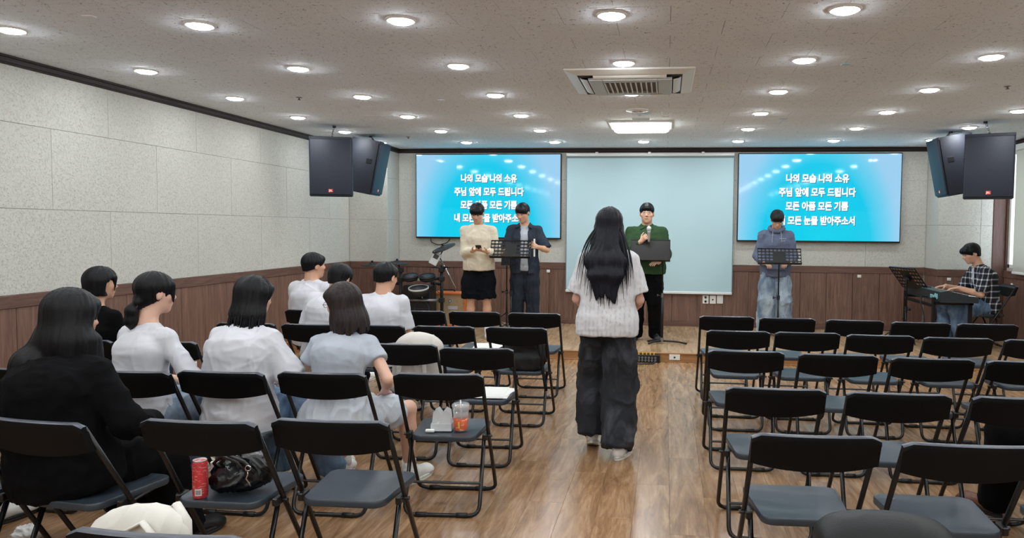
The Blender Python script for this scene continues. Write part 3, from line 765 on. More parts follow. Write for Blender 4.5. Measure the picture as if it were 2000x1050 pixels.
# ================================================================== implicit surfaces for bodies, clothes, hair, soft bags
A_ = lambda p: np.asarray(p, float)
def cone(a, b, ra, rb=None, cut=0):
    """round cone from a to b; cut 1 = flat end at b, 2 = flat at a, 3 = both"""
    a, b = A_(a), A_(b); rb = ra if rb is None else rb
    ab = b-a; L2 = max(ab@ab, 1e-9); L = math.sqrt(L2); R = max(ra, rb)
    def fn(X, Y, Z):
        x, y, z = X-a[0], Y-a[1], Z-a[2]
        t0 = (x*ab[0]+y*ab[1]+z*ab[2])/L2; t = np.clip(t0, 0, 1)
        d = np.sqrt((x-t*ab[0])**2+(y-t*ab[1])**2+(z-t*ab[2])**2)-(ra+(rb-ra)*t)
        if cut & 1: d = np.maximum(d, (t0-1)*L)
        if cut & 2: d = np.maximum(d, -t0*L)
        return d
    return fn, np.minimum(a, b)-R, np.maximum(a, b)+R
def econe(a, b, s, wa, da, wb, db, cut=0, s2=None):
    """elliptic cone: s is the lateral axis, w half width along s, d half depth"""
    a, b = A_(a), A_(b); ab = b-a; L2 = max(ab@ab, 1e-9); L = math.sqrt(L2); ax = ab/L
    s = A_(s); s = nrm(s-ax*(s@ax)); q = np.cross(ax, s); R = max(wa, wb, da, db)
    def fn(X, Y, Z):
        x, y, z = X-a[0], Y-a[1], Z-a[2]
        t0 = (x*ab[0]+y*ab[1]+z*ab[2])/L2; t = np.clip(t0, 0, 1)
        w_ = wa+(wb-wa)*t; d_ = da+(db-da)*t
        u = x*s[0]+y*s[1]+z*s[2]; v = x*q[0]+y*q[1]+z*q[2]; e = (t0-t)*L
        mn = np.minimum(w_, d_)
        k0 = np.sqrt((u/w_)**2+(v/d_)**2+(e/mn)**2); k1 = np.sqrt((u/w_**2)**2+(v/d_**2)**2+(e/mn**2)**2)+1e-9
        r = k0*(k0-1)/k1
        r = np.where(k0 < 0.3, -mn*0.7, r)
        if cut & 1: r = np.maximum(r, (t0-1)*L)
        if cut & 2: r = np.maximum(r, -t0*L)
        return r
    return fn, np.minimum(a, b)-R, np.maximum(a, b)+R
def ell(c, r, R=None):
    c, r = A_(c), A_(r); R = np.eye(3) if R is None else R; m_ = r.max()
    def fn(X, Y, Z):
        x, y, z = X-c[0], Y-c[1], Z-c[2]
        u = x*R[0, 0]+y*R[1, 0]+z*R[2, 0]; v = x*R[0, 1]+y*R[1, 1]+z*R[2, 1]; w_ = x*R[0, 2]+y*R[1, 2]+z*R[2, 2]
        k0 = np.sqrt((u/r[0])**2+(v/r[1])**2+(w_/r[2])**2); k1 = np.sqrt((u/r[0]**2)**2+(v/r[1]**2)**2+(w_/r[2]**2)**2)+1e-9
        return np.where(k0 < 0.2, -r.min()*0.8, k0*(k0-1)/k1)
    return fn, c-m_, c+m_
def rboxs(c, hs, r, R=None):
    c, hs = A_(c), A_(hs); R = np.eye(3) if R is None else R; m_ = np.linalg.norm(hs)
    def fn(X, Y, Z):
        x, y, z = X-c[0], Y-c[1], Z-c[2]
        u = np.abs(x*R[0, 0]+y*R[1, 0]+z*R[2, 0])-hs[0]+r; v = np.abs(x*R[0, 1]+y*R[1, 1]+z*R[2, 1])-hs[1]+r; w_ = np.abs(x*R[0, 2]+y*R[1, 2]+z*R[2, 2])-hs[2]+r
        return np.sqrt(np.maximum(u, 0)**2+np.maximum(v, 0)**2+np.maximum(w_, 0)**2)+np.minimum(np.maximum(u, np.maximum(v, w_)), 0)-r
    return fn, c-m_, c+m_
def plane(p, n):
    """keeps the side that n points away from"""
    p, n = A_(p), nrm(n)
    return lambda X, Y, Z: (X-p[0])*n[0]+(Y-p[1])*n[1]+(Z-p[2])*n[2]
class Blob:
    def __init__(s): s.ops = []
    def add(s, prim, k=0.02): s.ops.append((0, prim, k)); return s
    def sub(s, prim, k=0.01): s.ops.append((1, prim, k)); return s
    def clip(s, fn, k=0.0): s.ops.append((2, (fn, None, None), k)); return s
    def chain(s, pts, rad, k=0.02, cut=0):
        for i in range(len(pts)-1): s.add(cone(pts[i], pts[i+1], rad[i], rad[i+1], cut if i == len(pts)-2 else 0), k)
        return s
    def mesh(s, h, smooth=1):
        los = np.min([p[1] for o, p, k in s.ops if o == 0], 0)-3*h-0.01; his = np.max([p[2] for o, p, k in s.ops if o == 0], 0)+3*h+0.01
        n = np.ceil((his-los)/h).astype(int)+1
        ax = [los[i]+h*np.arange(n[i]) for i in range(3)]
        F = np.full(n, 0.5, np.float32)
        for o, (fn, lo, hi), k in s.ops:
            if lo is None: sl = tuple(slice(0, q) for q in n)
            else:
                a = np.maximum(np.floor((lo-los-k-2*h)/h).astype(int), 0); b = np.minimum(np.ceil((hi-los+k+2*h)/h).astype(int)+1, n)
                if np.any(b <= a): continue
                sl = tuple(slice(a[i], b[i]) for i in range(3))
            X, Y, Z = (ax[0][sl[0]].astype(np.float32)[:, None, None], ax[1][sl[1]].astype(np.float32)[None, :, None], ax[2][sl[2]].astype(np.float32)[None, None, :])
            d = fn(X, Y, Z).astype(np.float32); f = F[sl]
            if o == 0:
                if k > 0:
                    q = np.maximum(k-np.abs(f-d), 0)/k; F[sl] = np.minimum(f, d)-q*q*k*0.25
                else: F[sl] = np.minimum(f, d)
            else:
                d2 = -d if o == 1 else d
                if k > 0:
                    q = np.maximum(k-np.abs(f-d2), 0)/k; F[sl] = np.maximum(f, d2)+q*q*k*0.25
                else: F[sl] = np.maximum(f, d2)
        V, Q = surface_nets(F, ax)
        if smooth: V = relax(V, Q, smooth)
        return V, Q
def surface_nets(F, ax):
    sg = F < 0
    c = sg[:-1, :-1, :-1].astype(np.int8)
    for dx in (0, 1):
        for dy in (0, 1):
            for dz in (0, 1):
                if dx+dy+dz: c = c+sg[dx:F.shape[0]-1+dx, dy:F.shape[1]-1+dy, dz:F.shape[2]-1+dz]
    act = (c > 0) & (c < 8)
    I, J, K = np.nonzero(act); n = len(I)
    vid = np.full(act.shape, -1, np.int32); vid[I, J, K] = np.arange(n)
    acc = np.zeros((n, 3)); cnt = np.zeros(n)
    cor = [(dx, dy, dz) for dx in (0, 1) for dy in (0, 1) for dz in (0, 1)]
    val = {q: F[I+q[0], J+q[1], K+q[2]] for q in cor}
    for a in cor:
        for d in range(3):
            if a[d]: continue
            b = list(a); b[d] = 1; b = tuple(b)
            fa, fb = val[a], val[b]; m_ = (fa < 0) != (fb < 0)
            t = np.where(m_, fa/np.where(m_, fa-fb, 1), 0)
            for e in range(3):
                acc[:, e] += np.where(m_, a[e]+(t if e == d else 0), 0)
            cnt += m_
    acc /= cnt[:, None]
    h = ax[0][1]-ax[0][0]
    V = np.stack([ax[0][I], ax[1][J], ax[2][K]], 1)+acc*h
    quads = []
    sl = slice(1, -1)
    for d in range(3):
        a = np.moveaxis(sg, d, 0); vi = np.moveaxis(vid, d, 0)
        s0, s1 = a[:-1, 1:-1, 1:-1], a[1:, 1:-1, 1:-1]
        i, j, k = np.nonzero(s0 != s1)
        if len(i) == 0: continue
        j = j+1; k = k+1
        q = np.stack([vi[i, j-1, k-1], vi[i, j, k-1], vi[i, j, k], vi[i, j-1, k]], 1)
        fl = ~a[i, j, k]
        if d == 1: fl = ~fl
        q[fl] = q[fl][:, ::-1]
        quads.append(q)
    Q = np.concatenate(quads); Q = Q[(Q >= 0).all(1)]
    return V, Q
def relax(V, Q, n=1, lam=0.5):
    e = np.concatenate([Q[:, [0, 1]], Q[:, [1, 2]], Q[:, [2, 3]], Q[:, [3, 0]]])
    e = np.concatenate([e, e[:, ::-1]])
    deg = np.bincount(e[:, 0], minlength=len(V)).astype(float); deg[deg == 0] = 1
    for _ in range(n):
        S = np.stack([np.bincount(e[:, 0], V[e[:, 1], i], minlength=len(V)) for i in range(3)], 1)
        V = V+lam*(S/deg[:, None]-V)
    return V
def normals(V, Q):
    n = np.cross(V[Q[:, 2]]-V[Q[:, 0]], V[Q[:, 3]]-V[Q[:, 1]])
    N = np.stack([sum(np.bincount(Q[:, c], n[:, i], minlength=len(V)) for c in range(4)) for i in range(3)], 1)
    return N/(np.linalg.norm(N, axis=1)[:, None]+1e-9)
_rng = np.random.RandomState(3); _tab = _rng.rand(64, 64, 64).astype(np.float32)*2-1
def vn(P):
    """smooth value noise in [-1,1]"""
    i = np.floor(P).astype(int); f = P-i; f = f*f*(3-2*f); i &= 63; j = (i+1) & 63
    r = 0
    for dx in (0, 1):
        for dy in (0, 1):
            for dz in (0, 1):
                w_ = (f[:, 0] if dx else 1-f[:, 0])*(f[:, 1] if dy else 1-f[:, 1])*(f[:, 2] if dz else 1-f[:, 2])
                r = r+w_*_tab[(j if dx else i)[:, 0], (j if dy else i)[:, 1], (j if dz else i)[:, 2]]
    return r
def wrinkle(V, Q, amp=0.006, freq=9.0, seed=0.0, stretch=(1, 1, 0.45)):
    """cloth folds: warped ridges that run mostly downwards, and a finer crumple"""
    N = normals(V, Q); P = V*A_(stretch)*freq+seed
    W_ = np.stack([vn(P*0.6+11), vn(P*0.6+23), vn(P*0.6+37)], 1)
    a = (1-np.abs(vn(P+W_*1.6)))**5; b = (1-np.abs(vn(P*2.1+W_+5.2)))**5; c = vn(P*0.7+W_+9.1)
    d = amp*(1.25*a+0.7*b+0.35*c-0.55)
    return V+N*d[:, None]
def blob_object(name, V, Q, mat, parent=None, smooth=True, cols=None):
    me = bpy.data.meshes.new(name)
    me.vertices.add(len(V)); me.vertices.foreach_set('co', V.astype(np.float32).ravel())
    me.loops.add(len(Q)*4); me.loops.foreach_set('vertex_index', Q.astype(np.int32).ravel())
    me.polygons.add(len(Q)); me.polygons.foreach_set('loop_start', np.arange(0, len(Q)*4, 4, dtype=np.int32))
    me.polygons.foreach_set('use_smooth', np.ones(len(Q), bool))
    me.update(calc_edges=True); me.validate()
    if cols is not None:
        at = me.attributes.new('skin_tone', 'FLOAT_COLOR', 'POINT'); at.data.foreach_set('color', cols.astype(np.float32).ravel())
    me.materials.append(mat)
    return link(name, me, parent)
def rotm(yaw=0.0, pitch=0.0, roll=0.0):
    """columns: right, forward, up. yaw to the left (+), pitch up (+), roll to the right shoulder (+); degrees"""
    return np.array(Matrix.Rotation(math.radians(yaw), 3, 'Z') @ Matrix.Rotation(math.radians(pitch), 3, 'X') @ Matrix.Rotation(math.radians(roll), 3, 'Y'))
# ================================================================== people
t = NT('skin'); at = t.n('ShaderNodeAttribute'); at.attribute_name = 'skin_tone'; t.base(at.outputs['Color']); t.set(Roughness=0.55)
t.b.inputs['Subsurface Weight'].default_value = 0.06; t.b.inputs['Subsurface Radius'].default_value = (0.01, 0.004, 0.002); MATS['skin'] = t.m
def hairmat(name, c1, c2, rough=0.46):
    t = NT(name); v = t.pos((60, 60, 3), True); n1 = t.noise(v, 2.0, 3.0, 0.6, 0.5)
    t.base(t.ramp(n1, [(0.3, c1), (0.75, c2)])); t.set(Roughness=rough); t.b.inputs['Specular IOR Level'].default_value = 0.22
    t.bump(n1, 0.5, 0.004); MATS[name] = t.m; return t.m
hairmat('hair_black', rgb(7,7,9), rgb(18,18,22)); hairmat('hair_brown', rgb(26,21,20), rgb(58,48,46)); hairmat('hair_blue_black', rgb(9,10,15), rgb(24,25,36))
def cloth(name, c, var=0.10, vs_=14.0, weave=700.0, rough=0.9, bump=0.12):
    t = NT(name); v = t.pos(obj=True); n1 = t.noise(v, vs_, 4.0, 0.6); n2 = t.noise(v, weave, 1.0)
    a = tuple(x*(1-var) for x in c[:3])+(1,); b = tuple(min(1, x*(1+var)) for x in c[:3])+(1,)
    t.base(t.ramp(n1, [(0.3, a), (0.7, b)])); t.set(Roughness=rough); t.b.inputs['Specular IOR Level'].default_value = 0.1
    t.bump(t.math('ADD', n2, t.math('MULTIPLY', n1, 2.0)), bump, 0.003); MATS[name] = t.m; return t.m
cloth('cloth_white', rgb(208,209,215), 0.02, bump=0.2); cloth('cloth_offwhite', rgb(210,209,208), 0.02); cloth('cloth_beige', rgb(214,204,184), 0.05)
cloth('cloth_black', rgb(9,9,11), 0.2); cloth('cloth_black_soft', rgb(15,17,22), 0.2); cloth('cloth_green', rgb(48,72,48), 0.1); cloth('cloth_grey', rgb(172,178,188), 0.05, bump=0.2)
cloth('cloth_hoodie', rgb(96,104,126), 0.08); cloth('cloth_skirt', rgb(190,196,204), 0.06, bump=0.3); cloth('denim_navy', rgb(50,57,68), 0.12); cloth('denim_dark', rgb(40,46,55), 0.18)
def denim(name, c1, c2, st=(0.36, 0.70)):
    t = NT(name); v = t.pos((1, 1, 0.5), True); n1 = t.noise(v, 7.0, 3.0, 0.6, 0.8); n2 = t.noise(t.pos(obj=True), 500, 1.0)
    t.base(t.ramp(n1, [(st[0], c1), (st[1], c2)])); t.set(Roughness=0.9); t.bump(n2, 0.15, 0.002); MATS[name] = t.m
denim('jeans_light', rgb(96,116,140), rgb(176,190,202)); denim('jeans_blue', rgb(62,86,118), rgb(126,150,176)); denim('jeans_washed_black', rgb(22,24,30), rgb(74,76,84), (0.50, 0.80))
# loose-weave white blouse with vertical dashes
t = NT('cloth_blouse'); v = t.pos((34, 34, 16), True); n1 = t.noise(v, 2.2, 2.0, 0.6); wv = t.n('ShaderNodeTexWave'); wv.inputs['Scale'].default_value = 11.0; wv.inputs['Distortion'].default_value = 1.5; t.l(t.pos((1, 0.3, 0), True), wv.inputs['Vector'])
f = t.math('MULTIPLY', t.ramp(n1, [(0.42, (0,0,0,1)), (0.62, (1,1,1,1))]), wv.outputs['Fac'])
t.base(t.ramp(f, [(0.15, rgb(208,207,209)), (0.8, rgb(190,189,193))])); t.set(Roughness=0.9); t.bump(f, 0.25, 0.003); MATS['cloth_blouse'] = t.m
# black and white check
t = NT('cloth_plaid'); tc = t.n('ShaderNodeTexCoord'); sp_ = t.n('ShaderNodeSeparateXYZ'); t.l(tc.outputs['Object'], sp_.inputs[0])
def stripes(sock, off):
    a = t.math('FRACT', t.math('ADD', t.math('MULTIPLY', sock, 14.0), off)); return t.math('LESS_THAN', t.math('ABSOLUTE', t.math('SUBTRACT', a, 0.5)), 0.11)
xy = t.math('ADD', sp_.outputs[0], t.math('MULTIPLY', sp_.outputs[1], 1.0))
sx_, sz_ = stripes(xy, 0.2), stripes(sp_.outputs[2], 0.0)
f = t.math('MULTIPLY', t.math('ADD', sx_, sz_), 0.5)
t.base(t.ramp(f, [(0.0, rgb(20,22,30)), (0.5, rgb(128,130,140)), (1.0, rgb(226,226,230))])); t.set(Roughness=0.9); MATS['cloth_plaid'] = t.m
M('shoe_white', rgb(224,224,220), 0.6); M('shoe_sole', rgb(206,204,196), 0.6); M('shoe_black', rgb(18,18,20), 0.5); M('shoe_brown', rgb(104,66,50), 0.4); M('sole_dark', rgb(30,28,28), 0.7); M('shoe_grey', rgb(150,150,150), 0.6)
M('sock_white', rgb(222,222,220), 0.9); M('glasses_metal', rgb(120,116,112), 0.3, 0.8); M('lens', rgb(220,225,230), 0.05, alpha=0.12)

# ---- shoes: shared meshes, heel at the origin, toe towards +y, 0.27 long
def shoe_meshes(kind):
    b = Blob(); L = 0.262
    b.add(ell((0, 0.045, 0.052), (0.036, 0.05, 0.048)), 0.02); b.add(cone((0, 0.06, 0.055), (0.004, 0.20, 0.040), 0.038, 0.036), 0.03)
    b.add(ell((0.004, 0.205, 0.034), (0.043, 0.056, 0.030)), 0.02)
    if kind != 'slip': b.add(econe((0, 0.048, 0.06), (0, 0.045, 0.10), (1, 0, 0), 0.036, 0.045, 0.036, 0.043, 1), 0.02); b.sub(econe((0, 0.045, 0.085), (0, 0.045, 0.13), (1, 0, 0), 0.028, 0.035, 0.028, 0.035), 0.0)
    else: b.sub(ell((0, 0.03, 0.12), (0.034, 0.07, 0.035)), 0.01)
    b.clip(plane((0, 0, 0.022), (0, 0, -1)))
    V, Q = b.mesh(0.007, 1)
    P = []
    n_ = 20
    for (z, g_) in ((0.0, 0.97), (0.004, 1.0), (0.012, 1.0), (0.0125, 0.985), (0.0155, 0.985), (0.016, 1.0), (0.026, 1.0), (0.028, 0.9)):
        ring = []
        for k in range(n_):
            a = 2*PI*k/n_; y = 0.131+0.137*math.sin(a); wd = 0.036+0.011*((y)/0.26)
            ring.append((0.002+wd*math.cos(a)*g_*(1.0 if abs(math.cos(a)) < 0.6 else 1.03), y*g_+0.131*(1-g_), z+(0.008 if y > 0.23 else 0)))
        P.append(ring)
    mb = MB().grid(P, closeu=True); mb._add(P[0], [tuple(range(n_))]); mb._add(P[-1], [tuple(range(n_))])
    return V, Q, mb.mesh('sole', True)
SHOE = {}
def shoe(parent, p, toe, up_mat, sole_mat, kind='sneaker', pitch=0.0, s=1.0, laces=True):
    """p = heel point on the ground (local to the person), toe = xy direction"""
    if kind not in SHOE: SHOE[kind] = shoe_meshes(kind)
    V, Q, so = SHOE[kind]
    key = (kind, up_mat)
    if key not in SHOE:
        o = blob_object('shoe', V, Q, MATS[up_mat], parent); SHOE[key] = o.data
    else: o = link('shoe', SHOE[key], parent)
    o.location = p; o.rotation_euler = (math.radians(pitch), 0, math.atan2(-toe[0], toe[1])); o.scale = (s, s, s)
    sk = (kind, 'sole', sole_mat)
    if sk not in SHOE:
        m2 = so.copy(); m2.materials.append(MATS[sole_mat]); SHOE[sk] = m2
    link('sole', SHOE[sk], o)
    if laces and kind == 'sneaker':
        if 'lace' not in SHOE:
            mb = MB()
            for k in range(5):
                y = 0.115+k*0.02; z = 0.088-k*0.0075
                mb.tube([(-0.024, y-0.004, z-0.010), (0, y, z+0.004), (0.024, y+0.004, z-0.010)], 0.003, 5)
            SHOE['lace'] = mb.mesh('laces', True); SHOE['lace'].materials.append(MATS['shoe_white'])
        link('laces', SHOE['lace'], o)
    return o

def ik(a, c, l1, l2, hint):
    a, c = A_(a), A_(c); d = c-a; L = np.linalg.norm(d)
    if L > (l1+l2)*0.998: c = a+d/L*(l1+l2)*0.998; d = c-a; L = np.linalg.norm(d)
    u = d/L; x = (l1*l1-l2*l2+L*L)/(2*L); hgt = math.sqrt(max(l1*l1-x*x, 0))
    hn = A_(hint); hn = nrm(hn-u*(hn@u)); return a+u*x+hn*hgt, c

class Body:
    """joints in the person's own frame: x right, y forward, z up; s = stature / 1.75 m, b = breadth"""
    def __init__(J, s=1.0, b=1.0, pelvis=(0, 0, 0.95), lean=0.0, side=0.0, twist=0.0, hipyaw=0.0, head=(0, 0, 0), fem=False, slump=0.0, headfwd=0.0, neck=1.0, hscale=1.0):
        J.s, J.b, J.fem = s, b, fem
        J.P = A_(pelvis); Rt = rotm(hipyaw, -lean, side)
        up = Rt[:, 2]; J.sP = rotm(hipyaw)[:, 0]
        J.N = J.P+up*0.505*s
        J.sN = rotm(hipyaw+twist, -lean, side)[:, 0]; J.fN = rotm(hipyaw+twist, -lean, side)[:, 1]
        bk = -Rt[:, 1]*slump*s
        J.W = J.P+up*0.17*s+bk*0.8; J.C = J.P+up*0.34*s+bk
        sw = (0.152 if fem else 0.168)*s*(0.45+0.55*b)
        J.S = {1: J.N+J.sN*sw-up*0.082*s, -1: J.N-J.sN*sw-up*0.082*s}
        hw = 0.088*s
        J.Hp = {1: J.P+J.sP*hw-A_((0, 0, 0.03*s)), -1: J.P-J.sP*hw-A_((0, 0, 0.03*s))}
        J.hR = rotm(*head); hs = J.hs = (0.96 if fem else 1.0)*(0.5+0.5*s)*hscale
        nd = nrm(up+0.25*J.fN*(1+headfwd)); J.Hc = J.N+nd*0.078*s*neck+J.hR @ A_((0, 0.022, 0.090))*hs
        J.E, J.Wr, J.K, J.An = {}, {}, {}, {}; J.hand = {}
    def arm(J, sd, wrist, hint, hand=None):
        l1, l2 = 0.285*J.s, 0.245*J.s
        J.E[sd], J.Wr[sd] = ik(J.S[sd], wrist, l1, l2, hint)
        d = nrm(J.Wr[sd]-J.E[sd])
        J.hand[sd] = hand or {}
        J.hand[sd].setdefault('d', d); J.hand[sd].setdefault('n', (0, 0, -1)); J.hand[sd].setdefault('curl', (18, 22, 15))
    def leg(J, sd, ankle, hint=(0, 1, 0.2)):
        J.K[sd], J.An[sd] = ik(J.Hp[sd], ankle, 0.43*J.s, 0.41*J.s, hint)
    # ---- parts
    def head_prims(J, B):
        R, c, k = J.hR, J.Hc, J.hs
        T = lambda x, y, z: c+R @ A_((x, y, z))*k
        E = lambda x, y, z, r, kk: B.add(ell(T(x, y, z), A_(r)*k, R), kk)
        E(0, -0.012, 0.030, (0.076, 0.093, 0.083), 0.02); E(0, 0.022, -0.02, (0.063, 0.070, 0.085), 0.02); E(0, 0.033, -0.068, (0.047*(0.6+0.4*J.b), 0.048, 0.042), 0.02)
        E(0, 0.060, -0.095, (0.022, 0.018, 0.015), 0.02)
        for s_ in (-1, 1): E(s_*0.042, 0.050, -0.02, (0.024*(0.5+0.5*J.b), 0.024, 0.024), 0.015)
        E(0, 0.076, 0.026, (0.048, 0.014, 0.011), 0.015)
        for s_ in (-1, 1): B.sub(ell(T(s_*0.031, 0.097, 0.009), A_((0.018, 0.013, 0.010))*k, R), 0.01)
        for s_ in (-1, 1): E(s_*0.031, 0.076, 0.008, (0.0125,)*3, 0.003)
        B.add(cone(T(0, 0.084, 0.012), T(0, 0.104, -0.022), 0.007*k, 0.011*k), 0.008)
        for s_ in (-1, 1): E(s_*0.011, 0.094, -0.028, (0.008, 0.009, 0.007), 0.006)
        E(0, 0.086, -0.050, (0.022, 0.011, 0.006), 0.006); E(0, 0.085, -0.060, (0.019, 0.010, 0.006), 0.004)
        Re = R @ rotm(0, -12)
        for s_ in (-1, 1):
            B.add(ell(T(s_*0.078, -0.014, -0.004), A_((0.009, 0.019, 0.032))*k, Re), 0.008); B.sub(ell(T(s_*0.089, -0.010, -0.002), A_((0.006, 0.010, 0.018))*k, Re), 0.004)
        B.add(cone(T(0, -0.028, -0.05), J.N-J.fN*0.005+A_((0, 0, -0.01)), (0.050 if J.fem else 0.056)*k*(0.6+0.4*J.b), (0.054 if J.fem else 0.062)*J.s), 0.03)
    def hand_prims(J, B, sd):
        if sd not in J.Wr: return
        h = J.hand[sd]; s = J.s*(0.93 if J.fem else 1.0); w0 = A_(J.Wr[sd]); d = nrm(h['d']); n = A_(h['n']); n = nrm(n-d*(n@d)); th = np.cross(d, n)*sd
        B.add(econe(w0+d*0.005, w0+d*0.075*s, th, 0.027*s, 0.017*s, 0.036*s, 0.012*s), 0.015)
        c1, c2, c3 = h['curl']
        for off, L in ((0.029, 0.072), (0.0098, 0.080), (-0.0098, 0.075), (-0.029, 0.060)):
            p = w0+d*0.082*s+th*off*s; a = 0.0; fan = th*off*1.3
            for ph, (fr, cu) in enumerate(((0.46, c1), (0.30, c2), (0.24, c3))):
                a += math.radians(cu); v = nrm(d*math.cos(a)+n*math.sin(a)+fan); q = p+v*L*fr*s
                B.add(cone(p, q, 0.0082*s*(1-0.08*ph), 0.0078*s*(1-0.1*ph)), 0.003); p = q
        p = w0+d*0.022*s+th*0.024*s+n*0.006; v = nrm(d*0.62+th*0.62+n*0.35); q = p+v*0.042*s; B.add(cone(p, q, 0.0125*s, 0.0105*s), 0.008)
        v = nrm(d*0.85+th*0.25+n*0.4); B.add(cone(q, q+v*0.040*s, 0.0102*s, 0.008*s), 0.004)
    def skin(J, root, h=0.0065, tone=(205, 160, 132), legs=True, lips=(184, 122, 108), torso=True):
        s, b = J.s, J.b; B = Blob()
        B.add(econe(J.P, J.W, J.sP, 0.150*s*b, 0.095*s*b, 0.120*s*b, 0.085*s*b), 0.04); B.add(econe(J.W, J.C, J.sN, 0.120*s*b, 0.085*s*b, 0.140*s*b, 0.098*s*b), 0.04)
        B.add(econe(J.C, J.N-A_((0, 0, 0.06*s)), J.sN, 0.140*s*b, 0.098*s*b, 0.085*s, 0.055*s), 0.04)
        bb = 0.5+0.5*b; g = 0.86 if J.fem else 1.0
        for sd in (1, -1):
            B.add(cone(J.N-A_((0, 0, 0.035*s)), J.S[sd], 0.044*s*g, 0.048*s*bb*g), 0.03)
            if sd in J.E:
                B.add(cone(J.S[sd], J.E[sd], 0.049*s*bb*g, 0.038*s*bb*g), 0.02); B.add(cone(J.E[sd], J.E[sd]+(J.Wr[sd]-J.E[sd])*0.35, 0.037*s*bb*g, 0.039*s*bb*g), 0.015)
                B.add(cone(J.E[sd]+(J.Wr[sd]-J.E[sd])*0.35, J.Wr[sd], 0.039*s*bb*g, 0.0265*s*g), 0.015); J.hand_prims(B, sd)
            if sd in J.K and legs:
                B.add(cone(J.Hp[sd], J.K[sd], 0.080*s*bb, 0.052*s*bb), 0.03); m_ = J.K[sd]+(J.An[sd]-J.K[sd])*0.32
                bk = nrm(np.cross(J.sP, J.An[sd]-J.K[sd]))*0.012
                B.add(cone(J.K[sd], m_-bk, 0.050*s*bb, 0.054*s*bb), 0.02); B.add(cone(m_-bk, J.An[sd], 0.053*s*bb, 0.036*s), 0.02); B.add(cone(J.An[sd], J.An[sd]-A_((0, 0, 0.03)), 0.036*s, 0.032*s), 0.01)
        J.head_prims(B)
        V, Q = B.mesh(h, 1)
        # colouring of face features, in head coordinates
        q = ((V-J.Hc) @ J.hR)/J.hs; x, y, z = np.abs(q[:, 0]), q[:, 1], q[:, 2]
        base = np.array([lin(c) for c in tone]); C = np.tile(base, (len(V), 1))*(1+0.05*vn(V*14)[:, None])
        fr = y > 0.04
        def paint(mask, col, a=1.0): C[mask] = C[mask]*(1-a)+np.array([lin(c) for c in col])*a
        paint(fr & (((x-0.045)/0.022)**2+((z+0.028)/0.022)**2 < 1), (214, 148, 126), 0.25)
        paint(fr & ((x/0.020)**2+((z+0.055)/0.0070)**2 < 1), lips, 0.55)
        paint(fr & (((x-0.031)/0.0165)**2+((z-0.0068)/0.0042)**2 < 1), (220, 208, 200), 0.6)
        paint(fr & (((x-0.031)/0.0165)**2+((z-0.0100)/0.0042)**2 < 1), (40, 28, 26), 0.85)
        paint(fr & ((x-0.031)**2+(z-0.0075)**2 < 0.0060**2), (24, 16, 14), 0.95)
        paint(fr & (np.abs(x-0.033) < 0.020) & (np.abs(z-0.0285-0.06*(0.033-x)) < 0.0048), (34, 26, 24), 0.85)
        paint(fr & ((x-0.007)**2+(z+0.033)**2 < 0.0045**2) & (y > 0.085), (120, 74, 62), 0.7)
        return blob_object('body', V, Q, MATS['skin'], root, cols=np.concatenate([C, np.ones((len(V), 1))], 1))
    def top(J, root, mat, name='shirt', ease=0.016, hem=0.06, sleeve=0.5, cuff=0.062, h=0.009, amp=0.006, seed=0.0, neckhole=0.07, boxy=0.0, hemw=1.0, neckdrop=0.0, upper=0.054, bulge=1.0):
        """sleeve: 0..1 upper arm, 1..2 forearm; hem: metres below the pelvis joint"""
        s, b = J.s, J.b; B = Blob(); e = ease; g = 0.9 if J.fem else 1.0
        up = nrm(J.W-J.P); he = J.P-up*max(hem, 0.01)
        w0, d0 = (0.160*s*b+e)*hemw, (0.112*s*b+e)*hemw
        B.add(econe(J.P, he, J.sP, w0, d0, w0*(1+0.02*boxy), d0, 1), 0.02)
        B.add(econe(J.P, J.W, J.sP, w0, d0, (0.128*s*b+e+0.02*boxy), (0.100*s*b*bulge+e+0.01*boxy)), 0.05)
        B.add(econe(J.W, J.C, J.sN, (0.128*s*b+e+0.02*boxy), (0.100*s*b*bulge+e+0.01*boxy), 0.150*s*b+e, 0.108*s*b+e), 0.05)
        B.add(econe(J.C, J.N-A_((0, 0, 0.06*s)), J.sN, 0.150*s*b+e, 0.108*s*b+e, 0.080*s+e*0.7, 0.058*s+e*0.7), 0.05)
        B.clip(plane(he, -up), 0.004)
        bb = 0.5+0.5*b
        for sd in (1, -1):
            B.add(cone(J.N-A_((0, 0, 0.036*s))-nrm(J.N-J.C)*0.010, J.S[sd], 0.043*s*g+e*0.35, (0.047*s*bb*g+e*0.5)), 0.04)
            if sd not in J.E: continue
            S_, E_, W_ = J.S[sd], J.E[sd], J.Wr[sd]
            if sleeve <= 1: B.add(cone(S_, S_+(E_-S_)*sleeve, upper*s*bb*g+e*0.3, cuff*bb, 1), 0.03)
            else:
                B.add(cone(S_, E_, upper*s*bb*g+e*0.3, 0.050*s*bb*g+e*0.5), 0.03); t_ = min(sleeve-1, 1.0)
                B.add(cone(E_, E_+(W_-E_)*t_, 0.050*s*bb*g+e*0.5, cuff, 1), 0.03)
        nb = J.N+nrm(J.hR[:, 2])*0.02+J.fN*0.015
        B.sub(ell(nb+A_((0, 0, 0.022*s-neckdrop)), (neckhole*s, neckhole*0.95*s, 0.05*s), None), 0.008)
        V, Q = B.mesh(h, 2); V = wrinkle(V, Q, amp*0.75, 9.0, seed); V = wrinkle(V, Q, amp*0.50, 12.0, seed+7.7, (0.40, 0.40, 1.0)); V = relax(V, Q, 1, 0.4)
        return blob_object(name, V, Q, MATS[mat], root)
